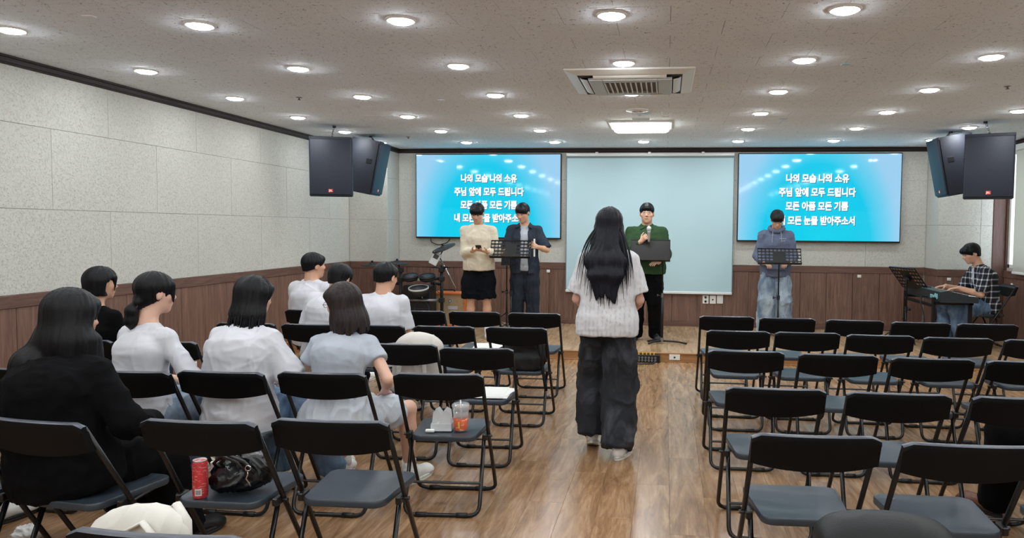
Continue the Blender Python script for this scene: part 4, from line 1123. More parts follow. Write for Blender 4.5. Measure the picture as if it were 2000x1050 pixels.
    def pants(J, root, mat, name='trousers', rad=(0.098, 0.088, 0.072, 0.066, 0.062), stop=1.0, h=0.010, amp=0.008, seed=0.0, waist=0.05, ease=0.012, hipd=0.112, kk0=0.045):
        """rad: hip, mid thigh, knee, mid shin, hem; stop: 0..1 thigh, 1..2 shin"""
        s, b = J.s, J.b; B = Blob(); bb = 0.5+0.5*b
        up = nrm(J.W-J.P)
        B.add(econe(J.P+up*waist, J.P-up*0.02, J.sP, 0.150*s*b+ease*0.6, 0.100*s*b+ease*0.5, 0.160*s*b+ease, hipd*s*b+ease), 0.04)
        for sd in (1, -1):
            if sd not in J.K: continue
            Hh, K, An = J.Hp[sd], J.K[sd], J.An[sd]; An2 = An+nrm(An-K)*0.045*s
            r = [q*s*bb for q in rad]
            pts = [(Hh, r[0], 0.0), ((Hh+K)/2, r[1], 0.5), (K, r[2], 1.0), ((K+An2)/2, r[3], 1.5), (An2, r[4], 2.0)]
            for i in range(4):
                (a, ra, ta), (c_, rc, tc_) = pts[i], pts[i+1]
                if ta >= stop: break
                cut = 0; kk = kk0
                if tc_ > stop: f_ = (stop-ta)/(tc_-ta); c_ = a+(c_-a)*f_; rc = ra+(rc-ra)*f_; cut = 1
                elif tc_ == stop: cut = 1
                B.add(cone(a, c_, ra, rc, cut), kk if i < 2 else 0.02)
        V, Q = B.mesh(h, 2); V = wrinkle(V, Q, amp, 7.0, seed+3.3, (1, 1, 0.6))
        return blob_object(name, V, Q, MATS[mat], root)
    def hair(J, root, mat, B, h=0.0065, strand=0.003, tip=None, seed=0.0, freq=26.0, name='hair'):
        V, Q = B.mesh(h, 1); q = ((V-J.Hc) @ J.hR)/J.hs; N = normals(V, Q)
        az = np.arctan2(q[:, 0], -(q[:, 1]+0.01))
        n1 = vn(np.stack([az*freq/3, q[:, 2]*6, np.full(len(V), 3.1+seed)], 1)); n2 = vn(np.stack([az*freq, q[:, 2]*9, np.full(len(V), 7.7+seed)], 1))
        V = V+N*(strand*(1.2*n1+0.8*n2))[:, None]
        if tip:
            z0, ln, am = tip; f = np.clip((z0+ln-V[:, 2])/ln, 0, 1); V[:, 2] += f*am*(vn(np.stack([az*9, az*0, np.full(len(V), seed)], 1))+0.6*n2)
        return blob_object(name, V, Q, MATS[mat], root)
    def cap(J, vol=1.0, nape=-0.075, slope=0.5, bang=0.03, bangw=0.062, faceh=0.085, side=1.0, part=0.0):
        """short hair shell on the skull"""
        R, c, k = J.hR, J.Hc, J.hs; T = lambda x, y, z: c+R @ A_((x, y, z))*k; B = Blob()
        B.add(ell(T(0, -0.014, 0.040), A_((0.086*side*vol, 0.104*vol, 0.087*vol))*k, R), 0.02)
        B.add(ell(T(0, -0.045, -0.02), A_((0.072*side, 0.062, 0.07))*k, R), 0.02)
        B.sub(ell(T(0, 0.112, -0.045), A_((0.074, 0.078, faceh+0.012))*k, R), 0.012)
        for s_ in (-1, 1): B.sub(ell(T(s_*0.088, 0.008, -0.022), A_((0.022, 0.036, 0.042))*k, R), 0.008)
        B.clip(plane(T(0, 0, nape+0.03), R @ A_((0, slope, -1))), 0.006)
        if bang is not None:
            B.add(ell(T(part, 0.066, 0.062), A_((bangw, 0.036, 0.034))*k, R), 0.015)
            B.clip(plane(T(0, 0.1, bang), R @ A_((0, 1.6, -1))), 0.004) if False else None
        return B, T
    def glasses(J, root):
        R, c, k = J.hR, J.Hc, J.hs; T = lambda x, y, z: c+R @ A_((x, y, z))*k
        mb = MB()
        for s_ in (-1, 1):
            mb.tube([T(s_*0.032+0.021*math.cos(a), 0.101-0.004*abs(math.cos(a)), 0.004+0.0165*math.sin(a)) for a in [2*PI*q/16 for q in range(16)]], 0.0016, 5, closed=True)
            mb.tube([T(s_*0.053, 0.098, 0.010), T(s_*0.078, 0.08, 0.012), T(s_*0.083, -0.01, 0.008)], 0.0016, 5)
        mb.tube([T(-0.011, 0.102, 0.008), T(0, 0.104, 0.011), T(0.011, 0.102, 0.008)], 0.0016, 5)
        e = mb.build('glasses', MATS['glasses_metal'], root, True)
        for s_ in (-1, 1):
            mb = MB(); mb._add([T(s_*0.032+0.0205*math.cos(a), 0.1005, 0.004+0.016*math.sin(a)) for a in [2*PI*q/16 for q in range(16)]], [tuple(range(16))]); mb.build('lens', MATS['lens'], e)
        return e
def person(label, x, y, z, heading):
    """heading: degrees, 0 looks along +y"""
    return thing('person', label, 'person', (x, y, z), math.radians(heading))

# -------------------------------------------------- standing listeners and singers on the stage
def legs_stand(J, wx=0.10, dy=(0.0, 0.0)):
    for sd, d in ((1, dy[0]), (-1, dy[1])): J.leg(sd, (sd*wx, d-0.02, 0.085*J.s), (sd*0.1, 1, 0))

# singer in a cream sweatshirt, looking down at a phone
r = person('person in a cream sweatshirt and black shorts looking down at a phone', -2.335, 9.14, ST, 186)
J = Body(0.975, 1.0, (0, 0, 0.93), lean=4, head=(-4, -26, 0), headfwd=0.6)
J.arm(1, (0.035, 0.27, 1.10), (0.45, -0.6, -0.8), dict(d=(-0.75, 0.6, 0.15), n=(0.1, -0.2, 1), curl=(35, 35, 20)))
J.arm(-1, (-0.14, 0.27, 1.09), (-0.45, -0.6, -0.8), dict(d=(0.75, 0.6, 0.15), n=(-0.1, -0.2, 1), curl=(35, 35, 20)))
legs_stand(J, 0.11)
J.skin(r, 0.0062); J.top(r, 'cloth_beige', 'sweatshirt', 0.028, 0.075, 1.9, 0.042, 0.009, 0.008, 1.0, 0.062, 0.5, 1.04, 0.0, 0.056)
J.pants(r, 'cloth_black_soft', 'shorts', (0.088, 0.112, 0.122, 0.1, 0.1), 0.97, 0.010, 0.012, 2.0, ease=0.02)
B, T = J.cap(1.06, -0.06, 0.45, bangw=0.07); B.add(ell(T(0, 0.062, 0.052), A_((0.074, 0.045, 0.045)), J.hR), 0.02); J.hair(r, 'hair_black', B, seed=1)
for sd in (1, -1): shoe(r, (sd*0.11, -0.065, 0), (sd*0.15, 1), 'shoe_white', 'shoe_sole'); MB().tube([J.An[sd]+A_((0, 0, 0.06)), J.An[sd], J.An[sd]-A_((0, 0, 0.03))], 0.044, 12).build('sock', MATS['sock_white'], r, True)
e = thing('smartphone', 'dark phone held by the singer in the cream sweatshirt', 'phone', tuple(Matrix.Rotation(math.radians(186), 3, 'Z') @ Vector((-0.05, 0.345, 1.135)) + Vector((-2.335, 9.14, ST))), math.radians(186))
e.rotation_euler = (math.radians(30), 0, math.radians(186))
MB().rbox((-0.036, -0.075, -0.004), (0.036, 0.075, 0.004), 0.004, 2).build('case', MATS['black_plastic'], e); MB().box((-0.033, -0.071, 0.004), (0.033, 0.071, 0.0046)).build('display', M('phone_glass', rgb(40,46,54), 0.1), e)

# singer in an open navy shirt
r = person('person in an open navy short-sleeved shirt over a grey tee behind the music stand', -1.80, 9.42, ST, 182)
J = Body(0.98, 0.98, (0, 0, 0.935), lean=3, head=(-16, -22, 0), headfwd=0.5)
J.arm(-1, (-0.20, 0.29, 1.15), (-0.6, -0.4, -0.8), dict(d=(0.35, 0.9, 0.2), n=(1.0, -0.2, -0.1), curl=(40, 45, 25)))
J.arm(1, (0.16, 0.27, 1.08), (0.5, -0.5, -0.8), dict(d=(-0.3, 0.9, 0.2), n=(-1.0, 0, -0.1), curl=(40, 45, 25)))
legs_stand(J, 0.105)
J.skin(r, 0.0062); J.top(r, 'cloth_grey', 't_shirt', 0.012, 0.09, 0.45, 0.055, 0.010, 0.006, 4.0, 0.060)
# the open shirt: the same body, wider, with the front opened
s_, b_ = J.s, J.b; B = Blob(); e_ = 0.030
B.add(econe(J.P-A_((0, 0, 0.0)), J.P-A_((0, 0, 0.13)), J.sP, 0.185, 0.135, 0.188, 0.137, 1), 0.02); B.add(econe(J.P, J.C, J.sN, 0.180, 0.135, 0.172, 0.132), 0.04); B.add(econe(J.C, J.N-A_((0, 0, 0.06)), J.sN, 0.172, 0.132, 0.105, 0.082), 0.05)
for sd in (1, -1):
    B.add(cone(J.N-A_((0, 0, 0.034)), J.S[sd], 0.056, 0.062), 0.04); B.add(cone(J.S[sd], J.S[sd]+(J.E[sd]-J.S[sd])*0.92, 0.066, 0.074, 1), 0.03)
B.sub(rboxs(J.C+A_((-0.01, 0.16, -0.12)), (0.046, 0.13, 0.45), 0.02), 0.02); B.sub(ell(J.N+A_((0, 0.02, 0.03)), (0.062, 0.062, 0.06)), 0.01)
V, Q = B.mesh(0.010, 2); V = wrinkle(V, Q, 0.009, 8.0, 9.0); ov = blob_object('overshirt', V, Q, MATS['denim_navy'], r)
mb = MB()
for sd in (1, -1):
    a = J.N+A_((sd*0.068, -0.01, 0.03)); b_ = J.N+A_((sd*0.052, 0.088, -0.025)); c_ = J.N+A_((sd*0.105, 0.095, -0.045)); d_ = J.N+A_((sd*0.098, 0.0, 0.0))
    mb._add([a, b_, c_, d_, a+A_((0, 0, -0.01)), b_+A_((0, -0.01, -0.01)), c_+A_((0, -0.01, -0.01)), d_+A_((0, 0, -0.01))], [(0, 1, 2, 3), (7, 6, 5, 4), (0, 4, 5, 1), (1, 5, 6, 2), (2, 6, 7, 3), (3, 7, 4, 0)])
mb.build('collar', MATS['denim_navy'], ov)
J.pants(r, 'denim_dark', 'jeans', (0.105, 0.100, 0.092, 0.090, 0.090), 2.0, 0.010, 0.010, 5.0)
B, T = J.cap(1.05, -0.06, 0.45); B.add(ell(T(-0.02, 0.062, 0.058), A_((0.066, 0.044, 0.040)), J.hR), 0.02); J.hair(r, 'hair_black', B, seed=2)
for sd in (1, -1): shoe(r, (sd*0.105, -0.065, 0), (sd*0.15, 1), 'shoe_black', 'sole_dark')

# man in a green shirt with a microphone
r = person('person in a dark green shirt and glasses holding a microphone behind a music stand', -0.235, 9.27, ST, 180)
J = Body(0.985, 1.30, (0, 0, 0.925), lean=-2, head=(0, -2, 0), neck=0.8, hscale=1.07)
J.arm(1, (0.06, 0.28, 1.235), (0.5, -0.3, -0.9), dict(d=(-0.55, 0.45, 0.55), n=(-0.5, -0.6, 0.3), curl=(60, 65, 40)))
J.arm(-1, (-0.15, 0.25, 0.98), (-0.5, -0.6, -0.6), dict(d=(0.5, 0.8, 0), n=(0.3, 0, -1)))
legs_stand(J, 0.115)
J.skin(r, 0.0062, (214, 170, 146)); J.top(r, 'cloth_green', 'shirt', 0.026, 0.10, 1.9, 0.046, 0.010, 0.008, 6.0, 0.066, 0.3, 1.0, 0.0, 0.056, 1.12)
mb = MB()
for sd in (1, -1):
    a = J.N+A_((sd*0.066, -0.01, 0.035)); b_ = J.N+A_((sd*0.018, 0.108, -0.012)); c_ = J.N+A_((sd*0.075, 0.122, -0.045)); d_ = J.N+A_((sd*0.10, 0.01, 0.0))
    mb._add([a, b_, c_, d_, a+A_((0, 0, -0.01)), b_+A_((0, -0.012, -0.01)), c_+A_((0, -0.012, -0.01)), d_+A_((0, 0, -0.01))], [(0, 1, 2, 3), (7, 6, 5, 4), (0, 4, 5, 1), (1, 5, 6, 2), (2, 6, 7, 3), (3, 7, 4, 0)])
mb.build('collar', MATS['cloth_green'], r)
J.pants(r, 'cloth_black', 'trousers', (0.105, 0.098, 0.082, 0.074, 0.068), 2.0, 0.010, 0.008, 7.0)
B, T = J.cap(1.0, -0.05, 0.4); B.add(ell(T(0, 0.066, 0.056), A_((0.064, 0.036, 0.032)), J.hR), 0.018); J.hair(r, 'hair_black', B, seed=3); J.glasses(r)
for sd in (1, -1): shoe(r, (sd*0.115, -0.065, 0), (sd*0.2, 1), 'shoe_black', 'sole_dark')
hp = J.Wr[1]+nrm((-0.55, 0.45, 0.55))*0.08
GM = (Matrix.Translation((-0.235, 9.27, ST)) @ Matrix.Rotation(PI, 4, 'Z'))
e = thing('microphone', 'silver handheld microphone in the fist of the green-shirted person', 'microphone', tuple(GM @ Vector((-0.035, 0.335, 1.245))))
ax_ = Euler((math.radians(18), 0, 0)).to_matrix().to_4x4(); e.rotation_euler = (math.radians(14), 0, 0)
M('mic_body', rgb(196,196,200), 0.35, 0.6); M('mic_head', rgb(210,210,212), 0.5, 0.5, bump=0.6, bscale=400)
MB().lathe([(0.011, -0.02), (0.014, 0.0), (0.018, 0.10), (0.021, 0.125)], 14).build('handle', MATS['mic_body'], e, True)
MB().lathe([(0.020, 0.122), (0.026, 0.135), (0.027, 0.150), (0.023, 0.168), (0.012, 0.178), (0.001, 0.18)], 14).build('head_grille', MATS['mic_head'], e, True)

# hooded singer
r = person('person in a blue-grey hoodie and pale jeans reading from a perforated music stand', 1.43, 9.93, ST, 176)
J = Body(0.955, 1.0, (0, 0, 0.905), lean=3, head=(2, -32, 0), headfwd=0.8)
J.arm(1, (0.17, 0.24, 0.96), (0.35, -0.7, -0.6), dict(d=(-0.6, 0.7, -0.1), n=(-0.3, 0, -1), curl=(30, 30, 20)))
J.arm(-1, (-0.16, 0.24, 0.97), (-0.35, -0.7, -0.6), dict(d=(0.6, 0.7, -0.1), n=(0.3, 0, -1), curl=(30, 30, 20)))
legs_stand(J, 0.12)
J.skin(r, 0.0062); hd = J.top(r, 'cloth_hoodie', 'hoodie', 0.036, 0.125, 1.95, 0.042, 0.010, 0.010, 8.0, 0.060, 0.8, 1.0, 0.0, 0.060)
B = Blob(); ringp = [J.N+A_((0.088*math.cos(a), 0.010+0.085*math.sin(a), 0.018-0.035*math.sin(a))) for a in [2*PI*q/14 for q in range(14)]]
for i in range(14): B.add(cone(ringp[i], ringp[(i+1) % 14], 0.027, 0.027), 0.01)
B.add(ell(J.N+A_((0, -0.10, -0.02)), (0.105, 0.05, 0.085)), 0.04); B.sub(ell(J.N+A_((0, 0.0, 0.06)), (0.062, 0.065, 0.09)), 0.01)
V, Q = B.mesh(0.010, 2); V = wrinkle(V, Q, 0.006, 9.0, 2.2); blob_object('hood', V, Q, MATS['cloth_hoodie'], r)
for sd in (1, -1): MB().tube([J.N+A_((sd*0.05, 0.105, -0.02)), J.N+A_((sd*0.055, 0.150, -0.07)), J.N+A_((sd*0.06, 0.165, -0.16))], 0.004, 6).build('drawstring', MATS['shoe_grey'], r)
me = text_mesh('ーーー\nーー', 0.03, 0.0005, 0.0005); me.materials.append(M('print_white', rgb(214,222,230), 0.7))
tx = link('chest_print', me, r, tuple(J.C+A_((-0.075, 0.163, 0.03))), (PI/2, 0, PI))
pk = Blob().add(rboxs(J.P+A_((0, 0.155, 0.04)), (0.13, 0.018, 0.075), 0.016), 0.0); V, Q = pk.mesh(0.010, 2); blob_object('pouch_pocket', V, Q, MATS['cloth_hoodie'], r)
J.pants(r, 'jeans_light', 'jeans', (0.092, 0.108, 0.115, 0.113, 0.110), 2.0, 0.010, 0.011, 9.0)
B, T = J.cap(1.05, -0.06, 0.45); B.add(ell(T(0, 0.062, 0.052), A_((0.070, 0.044, 0.042)), J.hR), 0.02); J.hair(r, 'hair_black', B, seed=4); J.glasses(r)
for sd in (1, -1): shoe(r, (sd*0.12, -0.065, 0), (sd*0.15, 1), 'shoe_white', 'shoe_sole')

# -------------------------------------------------- the walking woman in the aisle
r = person('person with very long black hair walking up the aisle in white blouse and baggy jeans', -0.375, 4.86, 0.0, -2)
J = Body(0.945, 0.95, (0, 0, 0.875), lean=3, side=0, head=(0, -4, 0), fem=True)
J.arm(1, (0.16, 0.24, 0.93), (0.45, -0.9, -0.5), dict(d=(-0.3, 0.95, 0.05), n=(-1, 0, 0)))
J.arm(-1, (-0.16, 0.24, 0.93), (-0.45, -0.9, -0.5), dict(d=(0.3, 0.95, 0.05), n=(1, 0, 0)))
J.leg(1, (0.085, -0.12, 0.09), (0.0, 1, 0)); J.leg(-1, (-0.10, 0.06, 0.12), (-0.05, 1, 0))
J.skin(r, 0.0075, (206, 158, 140), legs=True)
J.top(r, 'cloth_blouse', 'blouse', 0.036, 0.095, 0.84, 0.080, 0.008, 0.006, 3.0, 0.062, 0.8, 1.10, 0.0, 0.062)
J.pants(r, 'jeans_washed_black', 'baggy_jeans', (0.098, 0.122, 0.130, 0.122, 0.105), 1.96, 0.009, 0.014, 4.0, ease=0.012, hipd=0.115, kk0=0.012)
B, T = J.cap(1.03, -0.075, 0.4); B.add(econe(T(0, -0.035, 0.03), T(0, -0.05, -0.11), J.hR[:, 0], 0.086, 0.075, 0.104, 0.066), 0.03)
bk = A_((0, J.C[1], J.N[2])); m1_ = bk+A_((0, -0.115, -0.07)); m2_ = bk+A_((0, -0.150, -0.17))
B.add(econe(T(0, -0.05, -0.11), m1_, (1, 0, 0), 0.104, 0.066, 0.122, 0.046), 0.05); B.add(econe(m1_, m2_, (1, 0, 0), 0.122, 0.046, 0.108, 0.030), 0.05); B.add(econe(m2_, bk+A_((0.01, -0.158, -0.32)), (1, 0, 0), 0.108, 0.030, 0.072, 0.018, 1), 0.05)
for sd in (1, -1): B.add(econe(T(sd*0.070, -0.01, -0.03), J.N*0.75+J.S[sd]*0.25+A_((0, -0.045, 0.0)), (1, 0, 0), 0.026, 0.045, 0.038, 0.036), 0.03); B.add(econe(J.N*0.75+J.S[sd]*0.25+A_((0, -0.045, 0.0)), m1_+A_((sd*0.10, 0.012, -0.03)), (1, 0, 0), 0.038, 0.036, 0.040, 0.030), 0.04)
hr = J.hair(r, 'hair_blue_black', B, 0.0065, 0.0045, (1.0, 0.22, 0.045), 5)
mb = MB(); rs = np.random.RandomState(4)
for k in range(70):
    u = rs.uniform(-1, 1); p0 = T(0.085*u, -0.07-0.02*(1-u*u), -0.02); e0 = bk+A_((0.17*u+rs.uniform(-0.03, 0.03), -0.165+0.03*abs(u)-rs.uniform(0, 0.012), -0.345+0.16*abs(u)**1.5+rs.uniform(-0.05, 0.05)))
    m1 = A_(p0)*0.55+e0*0.45+A_((0.05*u, -0.035, 0.02)); pts = [(1-q)**2*A_(p0)+2*q*(1-q)*m1+q*q*e0 for q in np.linspace(0, 1, 9)]
    mb.tube(pts, [0.005*(1-q)**0.6+0.0008 for q in np.linspace(0, 1, 9)], 4)
mb.build('loose_strands', MATS['hair_blue_black'], hr, True)
shoe(r, (0.085, -0.19, 0.0), (0.25, 1), 'shoe_white', 'shoe_sole', 'slip', laces=False); shoe(r, (-0.10, 0.0, 0.055), (-0.05, 1), 'shoe_white', 'shoe_sole', 'slip', -22, laces=False)
# -------------------------------------------------- seated people
def seat_body(s, b, fem, py=0.225, px=0.0, **k):
    return Body(s, b, (px, py, 0.410+0.092*s), fem=fem, **k)
def sit_legs(J, ank=((0.12, 0.62), (-0.12, 0.62)), hint=(0, 0.5, 1)):
    for sd, (x, y) in zip((1, -1), ank): J.leg(sd, (x, y, 0.09), (sd*0.12, 0.4, 1))
def lap(J, dx=0.09, y=0.50, z=0.60):
    for sd in (1, -1): J.arm(sd, (sd*dx+J.P[0], y, z), (sd*0.45, -0.7, -0.4), dict(d=(-sd*0.5, 0.8, -0.25), n=(0, -0.2, -1), curl=(25, 30, 20)))
def sitter(label, ch, hd=0.0): return person(label, ch[0], ch[1], 0.0, hd)

def strands(J, root, mat, n, z, w_, seed, name='loose_strands'):
    """wispy ends below a bob: thin locks that follow the back of the head"""
    R, c, k = J.hR, J.Hc, J.hs; T = lambda x, y, zz: c+R @ A_((x, y, zz))*k; rs = np.random.RandomState(seed); mb = MB()
    for q in range(n):
        a = rs.uniform(-1.9, 1.9); rr = w_*rs.uniform(0.86, 1.02); p0 = T(0.9*rr*math.sin(a), -0.03-0.85*rr*math.cos(a)*0.85, -0.08); e0 = T(rr*math.sin(a)*rs.uniform(0.85, 1.1), -0.03-rr*math.cos(a)*0.8, z+rs.uniform(-0.03, 0.04))
        m1 = (p0+e0)/2+R @ A_((0.012*math.sin(a), -0.012*math.cos(a), 0)); ts = np.linspace(0, 1, 6)
        mb.tube([(1-t_)**2*p0+2*t_*(1-t_)*m1+t_*t_*e0 for t_ in ts], [0.007*(1-t_)**0.7+0.0008 for t_ in ts], 4)
    mb.build(name, MATS[mat], root, True)
# long-haired listener in black, nearest the tote bag
r = sitter('person in a loose black top with long black hair down the back, seated', (-2.33, 2.48), -6)
J = seat_body(0.875, 1.30, True, 0.245, -0.13, lean=7, slump=0.06, side=-7, head=(-12, -6, 0), twist=-4, neck=1.25, hscale=1.04)
J.arm(1, (0.10, 0.50, 0.62), (0.7, -0.5, -0.6), dict(d=(-0.2, 0.9, -0.2), n=(-0.3, 0, -1), curl=(40, 40, 20))); J.arm(-1, (-0.24, 0.52, 0.62), (-0.7, -0.5, -0.6))
J.leg(1, (0.02, 0.72, 0.09), (0.12, 0.4, 1)); J.leg(-1, (-0.24, 0.70, 0.09), (-0.12, 0.4, 1))
J.skin(r, 0.008, (206, 160, 140)); J.top(r, 'cloth_black', 'blouse', 0.034, 0.085, 1.75, 0.058, 0.009, 0.009, 21.0, 0.098, 0.6, 1.05, 0.01, 0.066)
J.pants(r, 'cloth_black', 'trousers', (0.10, 0.098, 0.088, 0.088, 0.088), 2.0, 0.011, 0.008, 22.0)
B, T = J.cap(1.07, -0.08, 0.3); B.add(econe(T(0, -0.03, 0.03), T(0, -0.035, -0.10), J.hR[:, 0], 0.096, 0.090, 0.118, 0.088), 0.03); B.add(econe(T(0, -0.035, -0.10), T(0, -0.03, -0.185), J.hR[:, 0], 0.118, 0.088, 0.126, 0.086, 1), 0.03)
l0, l1, l2, l3 = T(-0.085, -0.02, -0.10), J.S[-1]*0.55+J.N*0.45+A_((-0.01, -0.07, 0.035)), J.S[-1]*0.8+J.C*0.2+A_((-0.02, -0.105, -0.06)), J.S[-1]*0.8+J.C*0.2+A_((-0.04, -0.12, -0.22))
B.add(econe(l0, l1, (1, 0, 0), 0.050, 0.07, 0.062, 0.045), 0.04); B.add(econe(l1, l2, (1, 0, 0), 0.062, 0.045, 0.066, 0.032), 0.04); B.add(econe(l2, l3, (1, 0, 0), 0.066, 0.032, 0.040, 0.016, 1), 0.04)
B.add(econe(T(0.085, 0.02, -0.10), J.S[1]*0.55+J.N*0.45+A_((0.0, 0.07, -0.04)), (0, 1, 0), 0.06, 0.035, 0.05, 0.03), 0.03)
J.hair(r, 'hair_black', B, 0.0065, 0.0035, (l3[2], 0.12, 0.04), 11)
for sd in (1, -1): shoe(r, (J.An[sd][0], J.An[sd][1]-0.045, 0), (sd*0.2, 1), 'shoe_black', 'sole_dark')

# short-haired listener in black further along
r = sitter('person in a plain black top with chin-length dark hair, seated near the wall', (-3.68, 4.28), -4)
J = seat_body(0.885, 0.98, True, 0.225, -0.10, lean=2, head=(-22, -2, 0)); lap(J); sit_legs(J)
J.skin(r, 0.008); J.top(r, 'cloth_black', 't_shirt', 0.016, 0.07, 1.5, 0.05, 0.010, 0.005, 23.0, 0.066); J.pants(r, 'denim_dark', 'trousers', stop=2.0, h=0.012, seed=24.0)
B, T = J.cap(1.06, -0.10, 0.15, bang=None); B.add(econe(T(0, -0.035, 0.02), T(0, -0.04, -0.085), J.hR[:, 0], 0.090, 0.078, 0.080, 0.066, 1), 0.03); B.sub(ell(T(0.078, 0.035, -0.03), A_((0.03, 0.045, 0.06)), J.hR), 0.01); B.add(cone(T(0.058, 0.068, 0.05), T(0.064, 0.062, -0.05), 0.014, 0.006), 0.01)
J.hair(r, 'hair_black', B, 0.007, 0.003, None, 12)
for sd in (1, -1): shoe(r, (J.An[sd][0], J.An[sd][1]-0.045, 0), (sd*0.1, 1), 'shoe_white', 'shoe_sole')

# ponytailed listener
r = sitter('person in a fitted white top with a low black ponytail, seated', (-2.66, 3.39), -8)
J = seat_body(0.925, 0.98, True, 0.225, -0.13, lean=5, slump=0.03, head=(-24, -4, 0), twist=-6)
J.arm(1, (0.06, 0.44, 0.60), (0.7, -0.4, -0.5), dict(d=(-0.3, 0.9, -0.25), n=(-0.2, 0, -1))); J.arm(-1, (-0.18, 0.46, 0.62), (-0.6, -0.6, -0.5)); sit_legs(J, ((0.10, 0.60), (-0.18, 0.60)))
J.skin(r, 0.007, (216, 172, 150)); J.top(r, 'cloth_white', 'long_sleeved_top', 0.014, 0.075, 1.62, 0.046, 0.008, 0.006, 25.0, 0.066)
J.pants(r, 'jeans_light', 'jeans', (0.102, 0.100, 0.090, 0.090, 0.090), 2.0, 0.011, 0.009, 26.0)
B, T = J.cap(1.06, -0.07, 0.45, faceh=0.082, bang=None); B.add(ell(T(0, -0.095, -0.055), (0.035, 0.03, 0.03), J.hR), 0.03)
B.add(cone(T(0.060, 0.062, 0.055), T(0.066, 0.070, -0.045), 0.015, 0.004), 0.012)
J.hair(r, 'hair_black', B, 0.0065, 0.0028, None, 13)
B = Blob(); tp = T(0, -0.112, -0.065); B.chain([tp, tp+A_((-0.006, -0.016, -0.03)), tp+A_((-0.012, -0.016, -0.085)), tp+A_((-0.014, -0.006, -0.13))], [0.018, 0.027, 0.029, 0.010], 0.02); J.hair(r, 'hair_black', B, 0.006, 0.004, None, 14, name='ponytail')
MB().tube([tp+A_((0.024*math.cos(a), 0.010*math.sin(a)-0.008, 0.022*math.sin(a)-0.006)) for a in [2*PI*q/12 for q in range(12)]], 0.005, 6, closed=True).build('hair_tie', MATS['black_plastic'], r, True)
for sd in (1, -1): shoe(r, (J.An[sd][0], J.An[sd][1]-0.045, 0), (sd*0.1, 1), 'shoe_white', 'shoe_sole')

# shoulder-length black hair
r = sitter('person in a baggy white T-shirt with shoulder-length black hair, seated', (-2.20, 3.45), -4)
J = seat_body(0.91, 1.08, True, 0.235, -0.06, lean=8, slump=0.05, head=(-20, -10, 0), twist=-3)
J.arm(1, (0.14, 0.50, 0.60), (0.6, -0.5, -0.5), dict(d=(-0.3, 0.9, -0.1), n=(-0.2, 0, -1))); J.arm(-1, (-0.14, 0.50, 0.60), (-0.6, -0.5, -0.5)); sit_legs(J, ((0.21, 0.68), (-0.10, 0.62)))
J.skin(r, 0.0075, (212, 168, 146)); J.top(r, 'cloth_white', 't_shirt', 0.030, 0.095, 0.90, 0.078, 0.008, 0.008, 27.0, 0.068, 0.6, 1.05, 0.0, 0.064)
J.pants(r, 'jeans_blue', 'jeans', (0.105, 0.102, 0.094, 0.092, 0.090), 2.0, 0.011, 0.009, 28.0)
B, T = J.cap(1.05, -0.09, 0.2); B.add(econe(T(0, -0.03, 0.02), T(0, -0.035, -0.11), J.hR[:, 0], 0.092, 0.080, 0.102, 0.076), 0.03); B.add(econe(T(0, -0.035, -0.11), T(0, -0.035, -0.185), J.hR[:, 0], 0.102, 0.076, 0.092, 0.060, 1), 0.03)
B.sub(ell(T(0, 0.115, -0.06), A_((0.07, 0.085, 0.10)), J.hR), 0.02)
J.hair(r, 'hair_black', B, 0.0065, 0.0035, (J.N[2]-0.02, 0.09, 0.05), 15); strands(J, r, 'hair_black', 46, -0.235, 0.115, 21)
for sd in (1, -1): shoe(r, (J.An[sd][0], J.An[sd][1]-0.045, 0), (sd*0.15, 1), 'shoe_white', 'shoe_sole')

# brown bob, grey T-shirt, turned to her neighbour
r = sitter('person in a pale grey T-shirt and skirt with a brown bob, head turned aside', (-1.695, 3.50), 0)
J = seat_body(0.875, 1.0, True, 0.235, -0.02, lean=12, slump=0.05, head=(72, -6, -6), twist=10)
J.arm(1, (0.17, 0.40, 0.58), (0.6, -0.6, -0.4), dict(d=(-0.2, 0.9, -0.3), n=(0, 0, -1))); J.arm(-1, (-0.20, 0.50, 0.64), (-0.6, -0.5, -0.6), dict(d=(-0.3, 0.9, 0.1), n=(0.3, 0, -1)))
J.leg(1, (0.235, 0.60, 0.09), (0.45, 0.6, 1)); J.leg(-1, (-0.20, 0.70, 0.09), (-0.3, 0.5, 1))
J.skin(r, 0.007, (214, 170, 148)); J.top(r, 'cloth_grey', 't_shirt', 0.010, 0.055, 0.50, 0.056, 0.008, 0.005, 29.0, 0.068, 0.0, 1.0, 0.0, 0.050)
B = Blob(); hp_ = J.P+A_((0, 0, -0.01))
B.add(econe(J.P+A_((0, -0.01, 0.08)), J.P+A_((0, 0, -0.02)), (1, 0, 0), 0.142, 0.105, 0.182, 0.135), 0.04)
for sd in (1, -1): B.add(cone(J.Hp[sd], J.Hp[sd]+(J.K[sd]-J.Hp[sd])*0.80, 0.105, 0.092, 1), 0.06)
B.add(econe(J.P+A_((0, 0.02, -0.03)), J.P+A_((0, 0.26, -0.035)), (1, 0, 0), 0.165, 0.075, 0.19, 0.065, 1), 0.05)
B.add(econe(J.P+A_((0, -0.05, -0.01)), J.P+A_((0, -0.07, -0.085)), (1, 0, 0), 0.18, 0.10, 0.21, 0.10, 1), 0.04)
V, Q = B.mesh(0.009, 2); V = wrinkle(V, Q, 0.010, 11.0, 31.0); blob_object('skirt', V, Q, MATS['cloth_skirt'], r)
